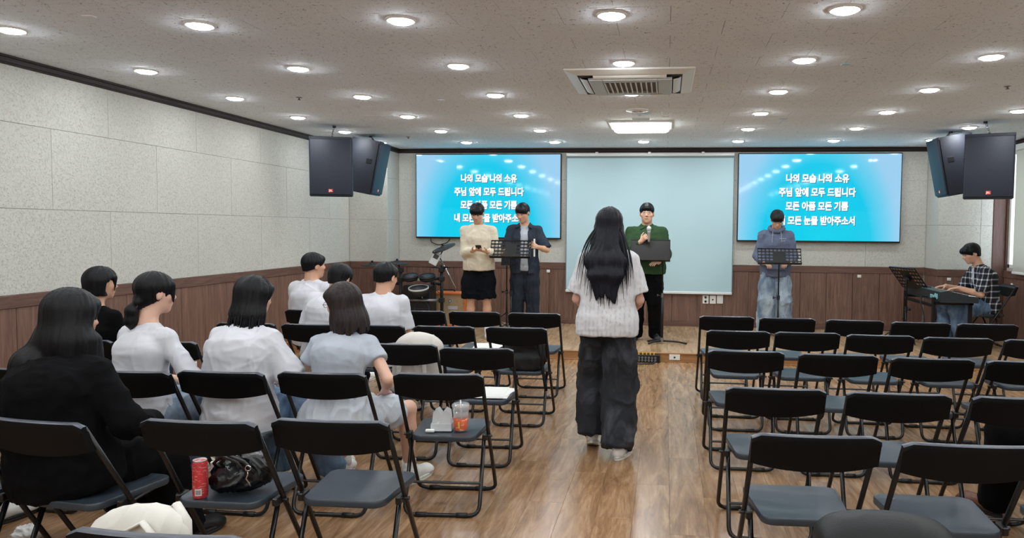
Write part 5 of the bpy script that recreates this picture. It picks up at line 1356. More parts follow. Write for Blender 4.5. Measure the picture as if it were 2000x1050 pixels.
B, T = J.cap(1.06, -0.09, 0.2, bang=None); B.add(econe(T(0, -0.03, 0.02), T(0, -0.035, -0.10), J.hR[:, 0], 0.092, 0.086, 0.106, 0.088), 0.03); B.add(econe(T(0, -0.035, -0.10), T(0, -0.04, -0.175), J.hR[:, 0], 0.106, 0.088, 0.108, 0.090, 1), 0.03); B.add(ell(T(0, 0.070, 0.055), A_((0.060, 0.030, 0.036)), J.hR), 0.02)
B.sub(ell(T(0, 0.115, -0.05), A_((0.082, 0.090, 0.115)), J.hR), 0.02)
J.hair(r, 'hair_brown', B, 0.0065, 0.003, (J.N[2]-0.02, 0.08, 0.03), 16); J.glasses(r); strands(J, r, 'hair_brown', 36, -0.19, 0.105, 22)
for sd in (1, -1):
    shoe(r, (J.An[sd][0], J.An[sd][1]-0.05, 0), (sd*0.25, 1), 'shoe_white', 'shoe_sole'); MB().tube([J.An[sd]+A_((0, 0, 0.05)), J.An[sd], J.An[sd]-A_((0, 0, 0.03))], 0.041, 12).build('sock', MATS['sock_white'], r, True)

# three boys near the drum kit
def boy(label, ch, hd, head, lean, s, seed, px=0.0, slump=0.03, vol=1.0, nape=-0.045, side=0.0):
    r = sitter(label, ch, hd); J = seat_body(s, 1.0, False, 0.23, px, lean=lean, slump=slump, head=head, side=side, neck=0.45); lap(J); sit_legs(J)
    J.skin(r, 0.007, (208, 160, 132)); J.top(r, 'cloth_white', 't_shirt', 0.022, 0.08, 0.78, 0.066, 0.009, 0.006, seed, 0.060, 0.3); J.pants(r, 'denim_dark', 'trousers', stop=2.0, h=0.012, seed=seed+1)
    B, T = J.cap(vol, nape, 0.30, faceh=0.08); J.hair(r, 'hair_black', B, 0.0065, 0.0028, None, seed, 34)
    for sd in (1, -1): shoe(r, (J.An[sd][0], J.An[sd][1]-0.05, 0), (sd*0.12, 1), 'shoe_white', 'shoe_sole')
    return J
boy('person in a white T-shirt with short hair and bare nape, seated beside the wall', (-3.08, 6.15), -8, (-28, 2, 0), 2, 0.985, 41.0, -0.15, vol=1.02)
boy('person in a white T-shirt bowing a dark tousled head, seated before the cymbals', (-2.60, 5.24), 2, (-6, -22, 4), 10, 0.94, 43.0, -0.02, 0.06, 1.08, -0.07, 7)
boy('person in a white T-shirt with cropped black hair, seated before the drum rack', (-2.14, 5.28), -4, (-10, -6, 0), 5, 0.94, 45.0, -0.06, vol=1.02)

# pianist, in profile
r = person('person in a black and white checked shirt playing the keyboard in profile', 4.10, 9.42, ST, 90)
J = seat_body(0.97, 1.0, False, 0.25, 0.0, lean=12, slump=0.03, head=(4, -20, 0), headfwd=0.5)
J.arm(-1, (-0.16, 0.62, 0.715), (-0.5, -0.6, -0.8), dict(d=(0.1, 0.97, -0.1), n=(0, 0, -1), curl=(12, 25, 25))); J.arm(1, (0.16, 0.66, 0.715), (0.5, -0.6, -0.8), dict(d=(-0.05, 0.97, -0.1), n=(0, 0, -1), curl=(12, 25, 25)))
sit_legs(J, ((0.14, 0.66), (-0.16, 0.56)))
J.skin(r, 0.0062, (206, 160, 134)); J.top(r, 'cloth_white', 't_shirt', 0.008, 0.05, 0.4, 0.05, 0.010, 0.004, 47.0, 0.060)
B = Blob(); B.add(econe(J.P, J.P-A_((0, 0.02, 0.075)), J.sP, 0.185, 0.14, 0.19, 0.15, 1), 0.02); B.add(econe(J.P, J.W, J.sP, 0.185, 0.14, 0.160, 0.128), 0.05); B.add(econe(J.W, J.C, J.sN, 0.160, 0.128, 0.172, 0.132), 0.05); B.add(econe(J.C, J.N-A_((0, 0, 0.06)), J.sN, 0.172, 0.132, 0.10, 0.080), 0.05)
for sd in (1, -1): B.add(cone(J.N-A_((0, 0, 0.034)), J.S[sd], 0.054, 0.062), 0.04); B.add(cone(J.S[sd], J.S[sd]+(J.E[sd]-J.S[sd])*0.95, 0.066, 0.074, 1), 0.03)
fz = nrm(J.N-J.P); B.sub(rboxs(J.C+J.fN*0.16, (0.035, 0.10, 0.40), 0.02, rotm(0, -12)), 0.02); B.sub(ell(J.N+A_((0, 0.02, 0.03)), (0.060, 0.062, 0.06)), 0.01)
V, Q = B.mesh(0.009, 2); V = wrinkle(V, Q, 0.009, 9.0, 48.0); blob_object('checked_shirt', V, Q, MATS['cloth_plaid'], r)
J.pants(r, 'jeans_blue', 'jeans', (0.105, 0.102, 0.096, 0.096, 0.096), 2.0, 0.010, 0.010, 49.0)
B, T = J.cap(1.06, -0.055, 0.42); B.add(ell(T(0, 0.068, 0.056), A_((0.068, 0.046, 0.038)), J.hR), 0.02); J.hair(r, 'hair_black', B, seed=17)
for sd in (1, -1): shoe(r, (J.An[sd][0], J.An[sd][1]-0.05, 0), (sd*0.1, 1), 'shoe_black', 'sole_dark')

# a sitter mostly out of the frame on the keyboard side: dark trousers and brown shoes
r = sitter('person in dark trousers and brown shoes, seated at the far end of a row', (2.12, 3.42), 4)
J = seat_body(0.98, 1.05, False, lean=4, head=(0, 0, 0)); lap(J); J.leg(-1, (-0.33, 0.66, 0.09), (-0.5, 0.4, 1)); J.leg(1, (0.16, 0.60, 0.09), (0.2, 0.4, 1))
J.skin(r, 0.010); J.top(r, 'cloth_black', 'shirt', 0.022, 0.08, 1.9, 0.045, 0.012, 0.006, 51.0); J.pants(r, 'cloth_black', 'trousers', (0.11, 0.105, 0.095, 0.09, 0.088), 2.0, 0.012, 0.009, 52.0)
B, T = J.cap(1.03, -0.05, 0.4); J.hair(r, 'hair_black', B, 0.008, 0.003, None, 18)
for sd in (1, -1): shoe(r, (J.An[sd][0], J.An[sd][1]-0.05, 0), (-0.5 if sd < 0 else 0.1, 1), 'shoe_brown', 'sole_dark', laces=False)
# and one at the wall end of the row with the tote bag: only the sneakers reach the picture
r = sitter('person in black trousers and sneakers, seated at the wall end of a row', (-3.34, 2.42), 0)
J = seat_body(0.96, 1.0, False, lean=4, head=(0, 0, 0)); lap(J); J.leg(-1, (-0.10, 0.80, 0.09), (0, 0.4, 1)); J.leg(1, (0.07, 0.82, 0.09), (0, 0.4, 1))
J.skin(r, 0.010); J.top(r, 'cloth_black', 'shirt', 0.022, 0.08, 0.8, 0.06, 0.012, 0.006, 53.0); J.pants(r, 'cloth_black', 'trousers', stop=1.85, h=0.012, seed=54.0)
B, T = J.cap(1.03, -0.05, 0.4); J.hair(r, 'hair_black', B, 0.008, 0.003, None, 19)
for sd in (1, -1): shoe(r, (J.An[sd][0], J.An[sd][1]-0.05, 0), (sd*0.2, 1), 'shoe_white', 'sole_dark')
chair(-3.34, 2.42, 0, 'black folding chair at the wall end of the fifth row, under the sitter in sneakers')
# ================================================================== music stands
def disc_holes_plate(w_, h_, holes, r=0.0150, thick=0.0016):
    """perforated desk: a plate built from cells, each hole an octagon; returns MB in the xz plane, centred"""
    mb = MB()
    nx_, nz_ = holes
    cw, chh = w_/nx_, h_/nz_
    for i in range(nx_):
        for j in range(nz_):
            cx_, cz_ = -w_/2+(i+0.5)*cw, -h_/2+(j+0.5)*chh
            skip = HOLESKIP(i, j, nx_, nz_)
            sq = [(cx_+cw/2*a, cz_+chh/2*b) for a, b in ((1, 0), (1, 1), (0, 1), (-1, 1), (-1, 0), (-1, -1), (0, -1), (1, -1))]
            if skip:
                for y in (-thick/2, thick/2): mb._add([(p[0], y, p[1]) for p in sq], [tuple(range(8)) if y > 0 else tuple(range(7, -1, -1))])
                continue
            ho = [(cx_+1.35*r*math.cos(k*PI/4), cz_+r*math.sin(k*PI/4)) for k in range(8)]
            for y, rev in ((-thick/2, False), (thick/2, True)):
                vs_ = [(p[0], y, p[1]) for p in sq]+[(p[0], y, p[1]) for p in ho]
                fs = [(k, (k+1) % 8, 8+(k+1) % 8, 8+k) for k in range(8)]
                mb._add(vs_, [f[::-1] for f in fs] if rev else fs)
            mb._add([(p[0], -thick/2, p[1]) for p in ho]+[(p[0], thick/2, p[1]) for p in ho], [(k, (k+1) % 8, 8+(k+1) % 8, 8+k) for k in range(8)])
    return mb
def HOLESKIP(i, j, nx_, nz_):
    c = abs(i-(nx_-1)/2)
    return (c < 1.1 and j < nz_-1) or (c < 2.1 and j == 0)
def music_stand(label, x, y, z0, rz, desk_c, tilt, w_=0.50, h_=0.24, holes=(9, 5), mat='black_metal', base='tripod', dx=0.0, group=None):
    """desk_c = height of the desk centre above the stage; the readable side faces local +y"""
    e = thing('music_stand', label, 'music stand', (x, y, z0), math.radians(rz), group)
    tl = math.radians(tilt)
    M4 = Matrix.Translation((dx, 0.02, desk_c)) @ Matrix.Rotation(tl, 4, 'X')
    if holes:
        mb = disc_holes_plate(w_, h_, holes)
        mb.v = [tuple(M4 @ Vector(p)) for p in mb.v]; d = mb.build('desk', MATS[mat], e)
    else:
        d = MB().rbox((-w_/2, -0.004, -h_/2), (w_/2, 0.004, h_/2), 0.003, 1, M4).build('desk', MATS[mat], e)
    MB().rbox((-w_/2, -0.002, -h_/2-0.002), (w_/2, 0.055, -h_/2+0.003), 0.001, 1, M4).build('ledge', MATS[mat], e)
    MB().rbox((-w_/2, -0.004, h_/2-0.004), (w_/2, 0.010, h_/2+0.003), 0.001, 1, M4).build('top_edge', MATS[mat], e)
    for s_ in (-1, 1): MB().rbox((s_*w_/2-0.002, -0.003, -h_/2), (s_*w_/2+0.002, 0.010, h_/2), 0.001, 1, M4).build('side_edge', MATS[mat], e)
    MB().rbox((-0.03-dx, -0.03, -0.03), (0.03-dx, -0.002, 0.03), 0.004, 1, M4).tube([(-0.05, -0.005, desk_c-0.01), (0.05, -0.005, desk_c-0.01)], 0.010, 8).build('desk_bracket', MATS['black_plastic'], e)
    MB().tube([(0, -0.012, desk_c-0.01), (0, 0, desk_c-0.05), (0, 0, desk_c*0.5)], 0.0085, 10).build('inner_pole', MATS['black_metal'] if base == 'tripod' else MATS['black_metal'], e, True)
    MB().tube([(0, 0, desk_c*0.52), (0, 0, 0.05)], 0.0125 if base == 'tripod' else 0.017, 10).build('outer_pole', MATS['black_metal'], e, True)
    MB().tube([(0, 0, desk_c*0.52-0.025), (0, 0, desk_c*0.52+0.03)], 0.019, 10).build('collar', MATS['black_plastic'] if base == 'tripod' else MATS['steel'], e)
    MB().tube([(0.0, 0, desk_c*0.52), (0.05, 0, desk_c*0.52)], 0.005, 6).lathe([(0.001, 0.048), (0.016, 0.048), (0.016, 0.066), (0.001, 0.066)], 10, Matrix.Translation((0, 0, desk_c*0.52)) @ Matrix.Rotation(PI/2, 4, 'Y')).build('clamp_knob', MATS['black_plastic'], e)
    if base == 'tripod':
        MB().tube([(0, 0, 0.20), (0, 0, 0.25)], 0.018, 10).build('leg_collar', MATS['black_plastic'], e)
        for k in range(3):
            a = math.radians(90+120*k+15); c_, s_ = math.cos(a), math.sin(a)
            MB().tube(fillet([(0.015*c_, 0.015*s_, 0.23), (0.24*c_, 0.24*s_, 0.07), (0.27*c_, 0.27*s_, 0.009)], 0.03), 0.008, 6).build('leg', MATS['black_metal'], e, True)
            MB().tube([(0.015*c_, 0.015*s_, 0.06), (0.15*c_, 0.15*s_, 0.135)], 0.005, 6).build('leg_brace', MATS['black_metal'], e)
    else:
        MB().tube([(0, 0, 0.03), (0, 0, 0.075)], 0.023, 10).build('base_collar', MATS['steel'], e)
        for k, (dx, dy) in enumerate(((0.16, 0.10), (0.17, -0.10), (-0.30, 0.02))):
            MB().tube(fillet([(0, 0, 0.035), (dx*0.6, dy*0.6, 0.032), (dx, dy, 0.012)], 0.05), 0.014, 8, flat=0.8).build('leg', MATS['black_metal'], e, True)
    return e
music_stand('black perforated music stand in front of the cream and navy singers', -1.893, 9.0, ST, 182, 1.12, 26, 0.50, 0.235, (11, 5))
music_stand('solid black music stand with a chunky base before the green-shirted person', -0.03, 8.98, ST, 180, 1.125, 22, 0.47, 0.275, None, base='flat', dx=0.15)
music_stand('black perforated music stand before the hooded singer', 1.39, 9.35, ST, 178, 1.06, 26, 0.52, 0.21, (11, 5))
music_stand('black perforated music stand standing at the keyboard, seen nearly edge-on', 2.99, 9.62, ST, -68, 0.80, 40, 0.46, 0.34, (9, 6))
music_stand('small grey perforated music stand behind the cream and navy singers', -2.13, 9.85, ST, 180, 1.0, 8, 0.13, 0.24, (3, 4), 'speaker_cab')
# sheets on the stand of the navy singer
tag(MB().rbox((-0.006, -0.03, -0.11), (0.006, 0.03, 0.11), 0.002, 1).build('songbook', M('paper', rgb(226,226,222), 0.8), loc=(-1.62, 9.10, 1.24)), 'thin white songbook edge held against the perforated stand by the navy-shirted person', 'book')

# ================================================================== electric drum kit
e = thing('electronic_drum_kit', 'black electronic drum kit on a tubular rack with rubber cymbals beside the wall', 'drum kit', (-3.25, 9.62, ST))
M('rubber', rgb(22,22,24), 0.6); M('pad_grey', rgb(60,62,66), 0.6); M('drum_white', rgb(206,206,204), 0.4)
def RP(*p): return tuple(p)
for x, y, ztop in ((0.285, 0.0, 0.86), (-0.28, 0.0, 0.84), (-0.62, 0.25, 0.90), (0.05, 0.325, 0.70)):
    MB().tube([(x, y, 0.01), (x, y, ztop)], 0.022, 12).build('rack_post', MATS['black_metal'], e, True)
    MB().lathe([(0.027, 0), (0.027, 0.03)], 12, Matrix.Translation((x, y, 0))).build('rubber_foot', MATS['rubber'], e)
for a, b in (((-0.28, 0, 0.68), (0.285, 0, 0.70)), ((-0.28, 0, 0.40), (0.285, 0, 0.41)), ((-0.62, 0.25, 0.62), (-0.28, 0, 0.62)), ((0.285, 0, 0.62), (0.05, 0.325, 0.62))):
    MB().tube([a, b], 0.019, 10).build('rack_bar', MATS['black_metal'] if a[2] != 0.40 else MATS['steel'], e, True)
for x, y, z in ((0.285, 0, 0.70), (-0.28, 0, 0.68), (0.285, 0, 0.41), (-0.28, 0, 0.40), (0.285, 0, 0.82), (-0.62, 0.25, 0.62), (-0.28, 0, 0.81)):
    MB().rbox((x-0.034, y-0.036, z-0.032), (x+0.034, y+0.036, z+0.032), 0.008, 2).build('clamp', MATS['black_plastic'], e)
def cymbal(c, r_, tiltx, tilty):
    M4 = Matrix.Translation(c) @ Euler((math.radians(tiltx), math.radians(tilty), 0)).to_matrix().to_4x4()
    o = MB().lathe([(r_, -0.012), (r_, -0.006), (r_*0.6, 0.004), (r_*0.25, 0.012), (0.035, 0.026), (0.012, 0.030), (0.012, 0.024), (r_*0.25, 0.004), (r_*0.6, -0.004), (r_-0.003, -0.012)], 28, M4).build('cymbal', MATS['rubber'], e, True)
    MB().lathe([(0.014, 0.028), (0.016, 0.05), (0.008, 0.056)], 10, M4).build('wing_nut', MATS['black_plastic'], o)
    return M4
cymbal((0.295, 0.05, 1.115), 0.165, 16, -18); cymbal((-0.72, 0.10, 0.87), 0.15, 4, 0); cymbal((-0.37, 0.1, 0.90), 0.16, 3, 4)
MB().tube([(0.285, 0.0, 0.86), (0.24, 0.0, 0.96), (0.30, 0.05, 1.10)], 0.010, 8).build('cymbal_arm', MATS['chrome'], e, True)
MB().tube([(0.23, 0.02, 1.02), (0.49, -0.03, 0.58)], 0.010, 8).build('boom_rod', MATS['chrome'], e, True)
MB().tube([(-0.62, 0.25, 0.80), (-0.70, 0.12, 0.87)], 0.010, 8).build('cymbal_arm', MATS['chrome'], e, True); MB().tube([(-0.28, 0, 0.80), (-0.36, 0.1, 0.89)], 0.010, 8).build('cymbal_arm', MATS['chrome'], e, True)
M4 = Matrix.Translation((0.205, -0.03, 0.965)) @ Euler((math.radians(-14), math.radians(26), 0)).to_matrix().to_4x4()
mo = MB().rbox((-0.055, -0.016, -0.085), (0.055, 0.016, 0.085), 0.006, 2, M4).build('sound_module', MATS['drum_white'], e); MB().rbox((-0.035, -0.019, 0.0), (0.035, -0.0155, 0.06), 0.001, 1, M4).build('module_display', MATS['pad_grey'], mo)
for s_ in (-1, 1):
    MB().tube([(0.285, -0.01, 0.845), (0.285+s_*0.085, -0.02, 0.855), (0.285+s_*0.13, -0.02, 0.845)], [0.014, 0.012, 0.006], 8).build('wing_clamp', MATS['black_plastic'], e, True)
def pad(name, c, r_, d_, tilt, mats, nlug=4):
    M4 = Matrix.Translation(c) @ Matrix.Rotation(math.radians(tilt), 4, 'X')
    o = MB().lathe([(0.001, -d_), (r_*0.7, -d_), (r_*0.94, -d_*0.7), (r_*0.96, -0.012)], 24, M4).build(name, MATS[mats[0]], e, True)
    MB().lathe([(r_*0.96, -0.014), (r_, -0.012), (r_, 0.006), (r_*0.93, 0.009), (r_*0.90, 0.002)], 24, M4, cap=False).build('rim', MATS[mats[1]], o, True)
    MB().lathe([(r_*0.905, 0.001), (0.001, 0.003)], 24, M4).build('drum_head', MATS[mats[2]], o, True)
pad('tom_pad', (-0.135, -0.05, 0.735), 0.11, 0.06, 18, ('rubber', 'rubber', 'pad_grey')); pad('tom_pad', (0.10, -0.05, 0.735), 0.11, 0.06, 18, ('rubber', 'rubber', 'pad_grey'))
pad('snare_pad', (0.02, -0.16, 0.585), 0.135, 0.10, 14, ('rubber', 'drum_white', 'pad_grey'))
for x in (-0.135, 0.10, 0.02): MB().tube([(x, 0.0, 0.69 if x != 0.02 else 0.42), (x, -0.03, 0.71 if x != 0.02 else 0.50)], 0.012, 8).build('pad_arm', MATS['chrome'], e, True)
MB().rbox((-0.05, -0.02, 0.665), (0.05, 0.02, 0.70), 0.006, 1).build('name_plate_clamp', MATS['drum_white'], e)
# kick tower
k = MB().rbox((-0.27, 0.04, 0.0), (0.12, 0.30, 0.60), 0.02, 3).build('kick_tower', MATS['rubber'], e)
MB().rbox((-0.10, 0.028, 0.48), (0.02, 0.042, 0.53), 0.003, 1).rbox((-0.085, 0.024, 0.492), (0.005, 0.03, 0.518), 0.002, 1, mi=1).build('badge', [MATS['drum_white'], MATS['rubber']], k)
MB().tube([(0.0+0.10*math.cos(a), 0.03, 0.29+0.10*math.sin(a)) for a in [2*PI*q/20 for q in range(20)]], 0.006, 6, closed=True).tube([(-0.09, 0.03, 0.29), (0.09, 0.03, 0.29)], 0.004, 6).build('port_ring', MATS['pad_grey'], k)
MB().rbox((-0.05, 0.02, 0.20), (0.05, 0.04, 0.22), 0.003, 1).build('pedal_plate', MATS['drum_white'], k)
MB().rbox((-0.08, -0.28, 0.005), (0.02, 0.04, 0.03), 0.006, 1).build('pedal', MATS['steel'], e)
for q, pts in enumerate(([(0.285, -0.02, 0.62), (0.33, -0.06, 0.35), (0.30, -0.05, 0.1), (0.36, -0.08, 0.012)], [(0.285, -0.03, 0.40), (0.36, -0.1, 0.2), (0.34, -0.12, 0.012)], [(0.20, -0.02, 0.69), (0.21, -0.05, 0.55), (0.285, -0.03, 0.5)])):
    MB().tube(fillet(pts, 0.1, 5), 0.005, 6).build('wiring', MATS['black_plastic'], e, True)

# ================================================================== guitar amplifier
e = thing('guitar_amplifier', 'orange guitar amplifier with a tan woven grille behind the drum rack', 'amplifier', (-3.03, 10.15, ST))
M('amp_orange', rgb(226,122,62), 0.55, bump=0.3, bscale=300); t = NT('amp_cloth'); v = t.pos(obj=True); n1 = t.noise(v, 260, 1.0); t.base(t.ramp(n1, [(0.35, rgb(170,140,104)), (0.65, rgb(216,190,150))])); t.set(Roughness=0.9)
for lo, hi in (((-0.28, -0.13, 0.0), (-0.25, 0.13, 0.48)), ((0.25, -0.13, 0.0), (0.28, 0.13, 0.48)), ((-0.28, -0.13, 0.45), (0.28, 0.13, 0.48)), ((-0.28, -0.13, 0.0), (0.28, 0.13, 0.03)), ((-0.27, 0.08, 0.02), (0.27, 0.12, 0.46))):
    MB().rbox(lo, hi, 0.008, 2).build('cabinet', MATS['amp_orange'], e)
MB().box((-0.25, -0.105, 0.03), (0.25, -0.09, 0.45)).build('grille_cloth', t.m, e)
MB().lathe([(0.001, 0.004), (0.036, 0.004), (0.036, 0.0)], 16, Matrix.Translation((0.055, -0.105, 0.36)) @ Matrix.Rotation(PI/2, 4, 'X')).build('crest', MATS['drum_white'], e)
MB().tube([(0.055+0.022*math.cos(a), -0.112, 0.36+0.026*math.sin(a)) for a in [2*PI*q/12 for q in range(12)]], 0.004, 5, closed=True).build('crest_ring', MATS['black_plastic'], e)
MB().rbox((0.02, -0.112, 0.24), (0.16, -0.104, 0.29), 0.003, 1).build('name_plate', MATS['drum_white'], e)
for x in (-0.26, 0.26): MB().rbox((x-0.02, -0.134, 0.44), (x+0.02, -0.10, 0.484), 0.006, 1).build('corner_cap', MATS['black_plastic'], e)
MB().tube(fillet([(-0.09, 0, 0.485), (-0.09, 0, 0.51), (0.09, 0, 0.51), (0.09, 0, 0.485)], 0.02), 0.010, 8).build('carry_handle', MATS['black_plastic'], e, True)

# ================================================================== keyboard on its stand
e = thing('stage_keyboard', 'dark green-black 88-key keyboard played by the person in checks', 'keyboard', (3.33, 9.50, ST))
M('kb_body', rgb(34,44,48), 0.45); M('kb_panel', rgb(46,70,72), 0.4); M('key_white', rgb(232,230,224), 0.3); M('key_black', rgb(14,14,15), 0.35); M('kb_teal', rgb(150,214,220), 0.5)
zb = 0.575
# length along y; the player sits on the +x side, rear panel faces -x
prof = [(-0.20, zb), (0.20, zb), (0.20, zb+0.045), (0.035, zb+0.055), (0.02, zb+0.085), (-0.12, zb+0.13), (-0.20, zb+0.115)]
mb = MB(); mb.prism(prof, -0.65, 0.66, 'y'); mb.build('case', MATS['kb_body'], e, angle=30)
mb = MB(); mb.prism([(-0.199, zb+0.117), (-0.12, zb+0.1325), (0.02, zb+0.0875), (0.018, zb+0.084), (-0.12, zb+0.129), (-0.199, zb+0.113)], -0.645, 0.655, 'y'); mb.build('control_panel', MATS['kb_panel'], e)
for y in (-0.655, 0.645): mb = MB(); mb.prism([(-0.203, zb-0.002), (0.205, zb-0.002), (0.205, zb+0.068), (0.03, zb+0.082), (-0.12, zb+0.136), (-0.203, zb+0.119)], y, y+0.02, 'y'); mb.build('end_cheek', MATS['kb_body'], e)
kw = 1.225/52
wk = MB().rbox((0.04, -kw/2+0.0006, zb+0.05), (0.203, kw/2-0.0006, zb+0.068), 0.002, 1).mesh('white_key'); wk.materials.append(MATS['key_white'])
bkm = MB().rbox((0.04, -0.005, zb+0.066), (0.13, 0.005, zb+0.080), 0.002, 1).mesh('black_key'); bkm.materials.append(MATS['key_black'])
for i in range(52):
    y = 0.615-(i+0.5)*kw; link('white_key', wk, e, (0, y, 0))
    if i % 7 in (0, 2, 3, 5, 6) and i < 51: link('black_key', bkm, e, (0, y-kw/2, 0))
me = text_mesh('mx88', 0.11, 0.002, 0.0008); me.materials.append(MATS['kb_teal']); o = link('rear_lettering', me, e, (-0.2005, -0.42, zb+0.055), (PI/2, 0, -PI/2)); o.scale = (1.0, 0.8, 1)
for i in range(5): MB().lathe([(0.010, 0), (0.010, 0.012), (0.004, 0.014)], 10, Matrix.Translation((-0.13+0.0, -0.1+i*0.06, zb+0.127)) @ Matrix.Rotation(-0.3, 4, 'Y')).build('knob', MATS['black_plastic'], e)
MB().rbox((-0.09, 0.1, zb+0.108), (-0.02, 0.28, zb+0.122), 0.002, 1, Matrix.Identity(4)).build('display', M('kb_display', rgb(120,150,160), 0.3), e)
e = thing('keyboard_stand', 'black square-legged stand carrying the keyboard', 'keyboard stand', (3.33, 9.50, ST))
for x in (-0.235, 0.17):
    for y in (-0.52, 0.50):
        MB().rbox((x-0.018, y-0.018, 0.0), (x+0.018, y+0.018, zb-0.002+(0.05 if x < -0.2 else -0.0)), 0.003, 1).build('leg', MATS['black_metal'], e)
        MB().tube([(x, y, 0.25), (x-0.03, y, 0.25)], 0.010, 8).build('leg_knob', MATS['black_plastic'], e)
for y in (-0.52, 0.50): MB().rbox((-0.235, y-0.018, zb-0.036), (0.20, y+0.018, zb-0.003), 0.003, 1).build('cross_rail', MATS['black_metal'], e)
for x in (-0.235, ): MB().rbox((x-0.016, -0.54, zb-0.07), (x+0.016, 0.52, zb-0.035), 0.003, 1).build('long_rail', MATS['black_metal'], e)
cable('keyboard_cable', 'black cable hanging in a loop from the back of the keyboard', [(3.12, 9.25, ST+0.60), (3.03, 9.22, ST+0.62), (3.0, 9.15, ST+0.56), (3.04, 9.12, ST+0.40), (3.06, 9.1, ST+0.02)], 0.006)

# ================================================================== things on the chairs
SEAT = 0.408
def soft(name, V, Q, mat, parent=None): return blob_object(name, V, Q, MATS[mat], parent)
# red drink can
e = thing('drink_can', 'tall red drink can standing on a folding chair beside the black bag', 'can', (-1.812, 2.695, SEAT-0.0005), 0.3)
t = NT('can_print'); v = t.pos(obj=True); sp2 = t.n('ShaderNodeSeparateXYZ'); t.l(v, sp2.inputs[0])
n1 = t.noise(t.pos((70, 70, 190), True), 1.0, 1.0); band = t.math('MULTIPLY', t.math('GREATER_THAN', n1, 0.60), 0.30)
t.base(t.mix(band, rgb(206,62,66), rgb(244,206,204))); t.set(Roughness=0.32, Metallic=0.25)
MB().lathe([(0.022, 0.0), (0.025, 0.003), (0.0285, 0.012), (0.0285, 0.138), (0.026, 0.147), (0.0255, 0.150)], 24).build('wall', t.m, e, True)
M('aluminium', rgb(206,206,208), 0.28, 0.9)
o = MB().lathe([(0.0258, 0.147), (0.0262, 0.152), (0.0245, 0.153), (0.023, 0.149), (0.001, 0.149)], 24).build('lid', MATS['aluminium'], e, True)
MB().rbox((-0.006, -0.012, 0.149), (0.006, 0.010, 0.1515), 0.001, 1).build('pull_tab', MATS['aluminium'], o)
lb = MB()
lb.grid([[(0.0289*math.sin(a), -0.0289*math.cos(a), z) for a in np.linspace(-0.45, 0.45, 7)] for z in (0.016, 0.044)]); lb.build('white_label', M('label_grey', rgb(212,206,204), 0.5), e)
lb = MB()
lb.grid([[(0.0292*math.sin(a), -0.0292*math.cos(a), z) for a in np.linspace(-0.34, 0.34, 7)] for z in (0.021, 0.038)]); lb.build('bar_code', M('label_dark', rgb(150,142,144), 0.5), e)
# glossy black handbag
M('patent', rgb(13,14,18), 0.24); M('bag_strap', rgb(18,18,20), 0.3)
e = thing('handbag', 'glossy crumpled black handbag with silver clasp on a folding chair', 'handbag', (-1.690, 2.80, SEAT), 0.2); e.scale = (0.88, 0.88, 0.92)
B = Blob().add(ell((0, 0, 0.075), (0.125, 0.08, 0.078)), 0.02).add(ell((0.03, 0.01, 0.12), (0.085, 0.06, 0.06)), 0.03).add(ell((-0.05, -0.01, 0.06), (0.09, 0.085, 0.062)), 0.03); B.clip(plane((0, 0, 0.002), (0, 0, -1)))
V, Q = B.mesh(0.006, 1); V = wrinkle(V, Q, 0.010, 14.0, 5.0, (1, 1, 0.7)); V[:, 2] = np.maximum(V[:, 2], 0.0); soft('body', V, Q, 'patent', e)
for dx in (0.0, 0.03): MB().tube([(-0.10+dx, -0.02, 0.09), (-0.11+dx, -0.06, 0.14), (-0.07+dx, -0.075, 0.175), (0.0+dx, -0.085, 0.15), (0.05+dx, -0.09, 0.10)], 0.008, 8).build('strap', MATS['bag_strap'], e, True)
MB().tube([(0.045, -0.088, 0.12), (0.05, -0.096, 0.10), (0.042, -0.097, 0.08), (0.055, -0.095, 0.06), (0.06, -0.094, 0.045)], 0.004, 6).tube([(0.05+0.012*math.cos(a), -0.095, 0.125+0.012*math.sin(a)) for a in [2*PI*q/10 for q in range(10)]], 0.003, 5, closed=True).build('clasp', MATS['chrome'], e, True)
tag(MB().rbox((-0.035, -0.006, 0.0), (0.035, 0.006, 0.12), 0.002, 1, Matrix.Rotation(0.2, 4, 'X')).build('white_pamphlet', MATS['paper'], loc=(-1.785, 2.80, SEAT)), 'white folded pamphlet standing between the red can and the handbag', 'pamphlet')
# iced drink, clear box, earphone case
t = NT('clear_plastic'); t.base(rgb(226,230,232)); t.set(Roughness=0.08, Alpha=0.30); MATS['clear'] = t.m
t = NT('clear_plastic_white'); t.base(rgb(232,234,236)); t.set(Roughness=0.2, Alpha=0.72); MATS['clear_white'] = t.m
e = thing('iced_drink_cup', 'clear takeaway cup in an orange printed sleeve with a straw, on a folding chair', 'cup', (-1.068, 3.80, SEAT-0.002))
MB().lathe([(0.030, 0.0), (0.031, 0.002), (0.045, 0.128), (0.047, 0.130), (0.0445, 0.131), (0.030, 0.006)], 24).build('cup_wall', MATS['clear'], e, True)
MB().lathe([(0.047, 0.130), (0.0475, 0.138), (0.040, 0.146), (0.012, 0.150), (0.012, 0.146)], 24, cap=False).build('lid', MATS['clear'], e, True)
t = NT('sleeve_print'); n1 = t.noise(t.pos((40, 40, 90), True), 1.0, 1.0); t.base(t.mix(t.math('MULTIPLY', t.math('GREATER_THAN', n1, 0.62), 0.55), rgb(206,88,52), rgb(240,200,150))); t.set(Roughness=0.7)
sl_ = MB().lathe([(0.0325, 0.006), (0.0405, 0.070), (0.0408, 0.070), (0.0330, 0.006)], 24, cap=False).build('paper_sleeve', t.m, e, True)
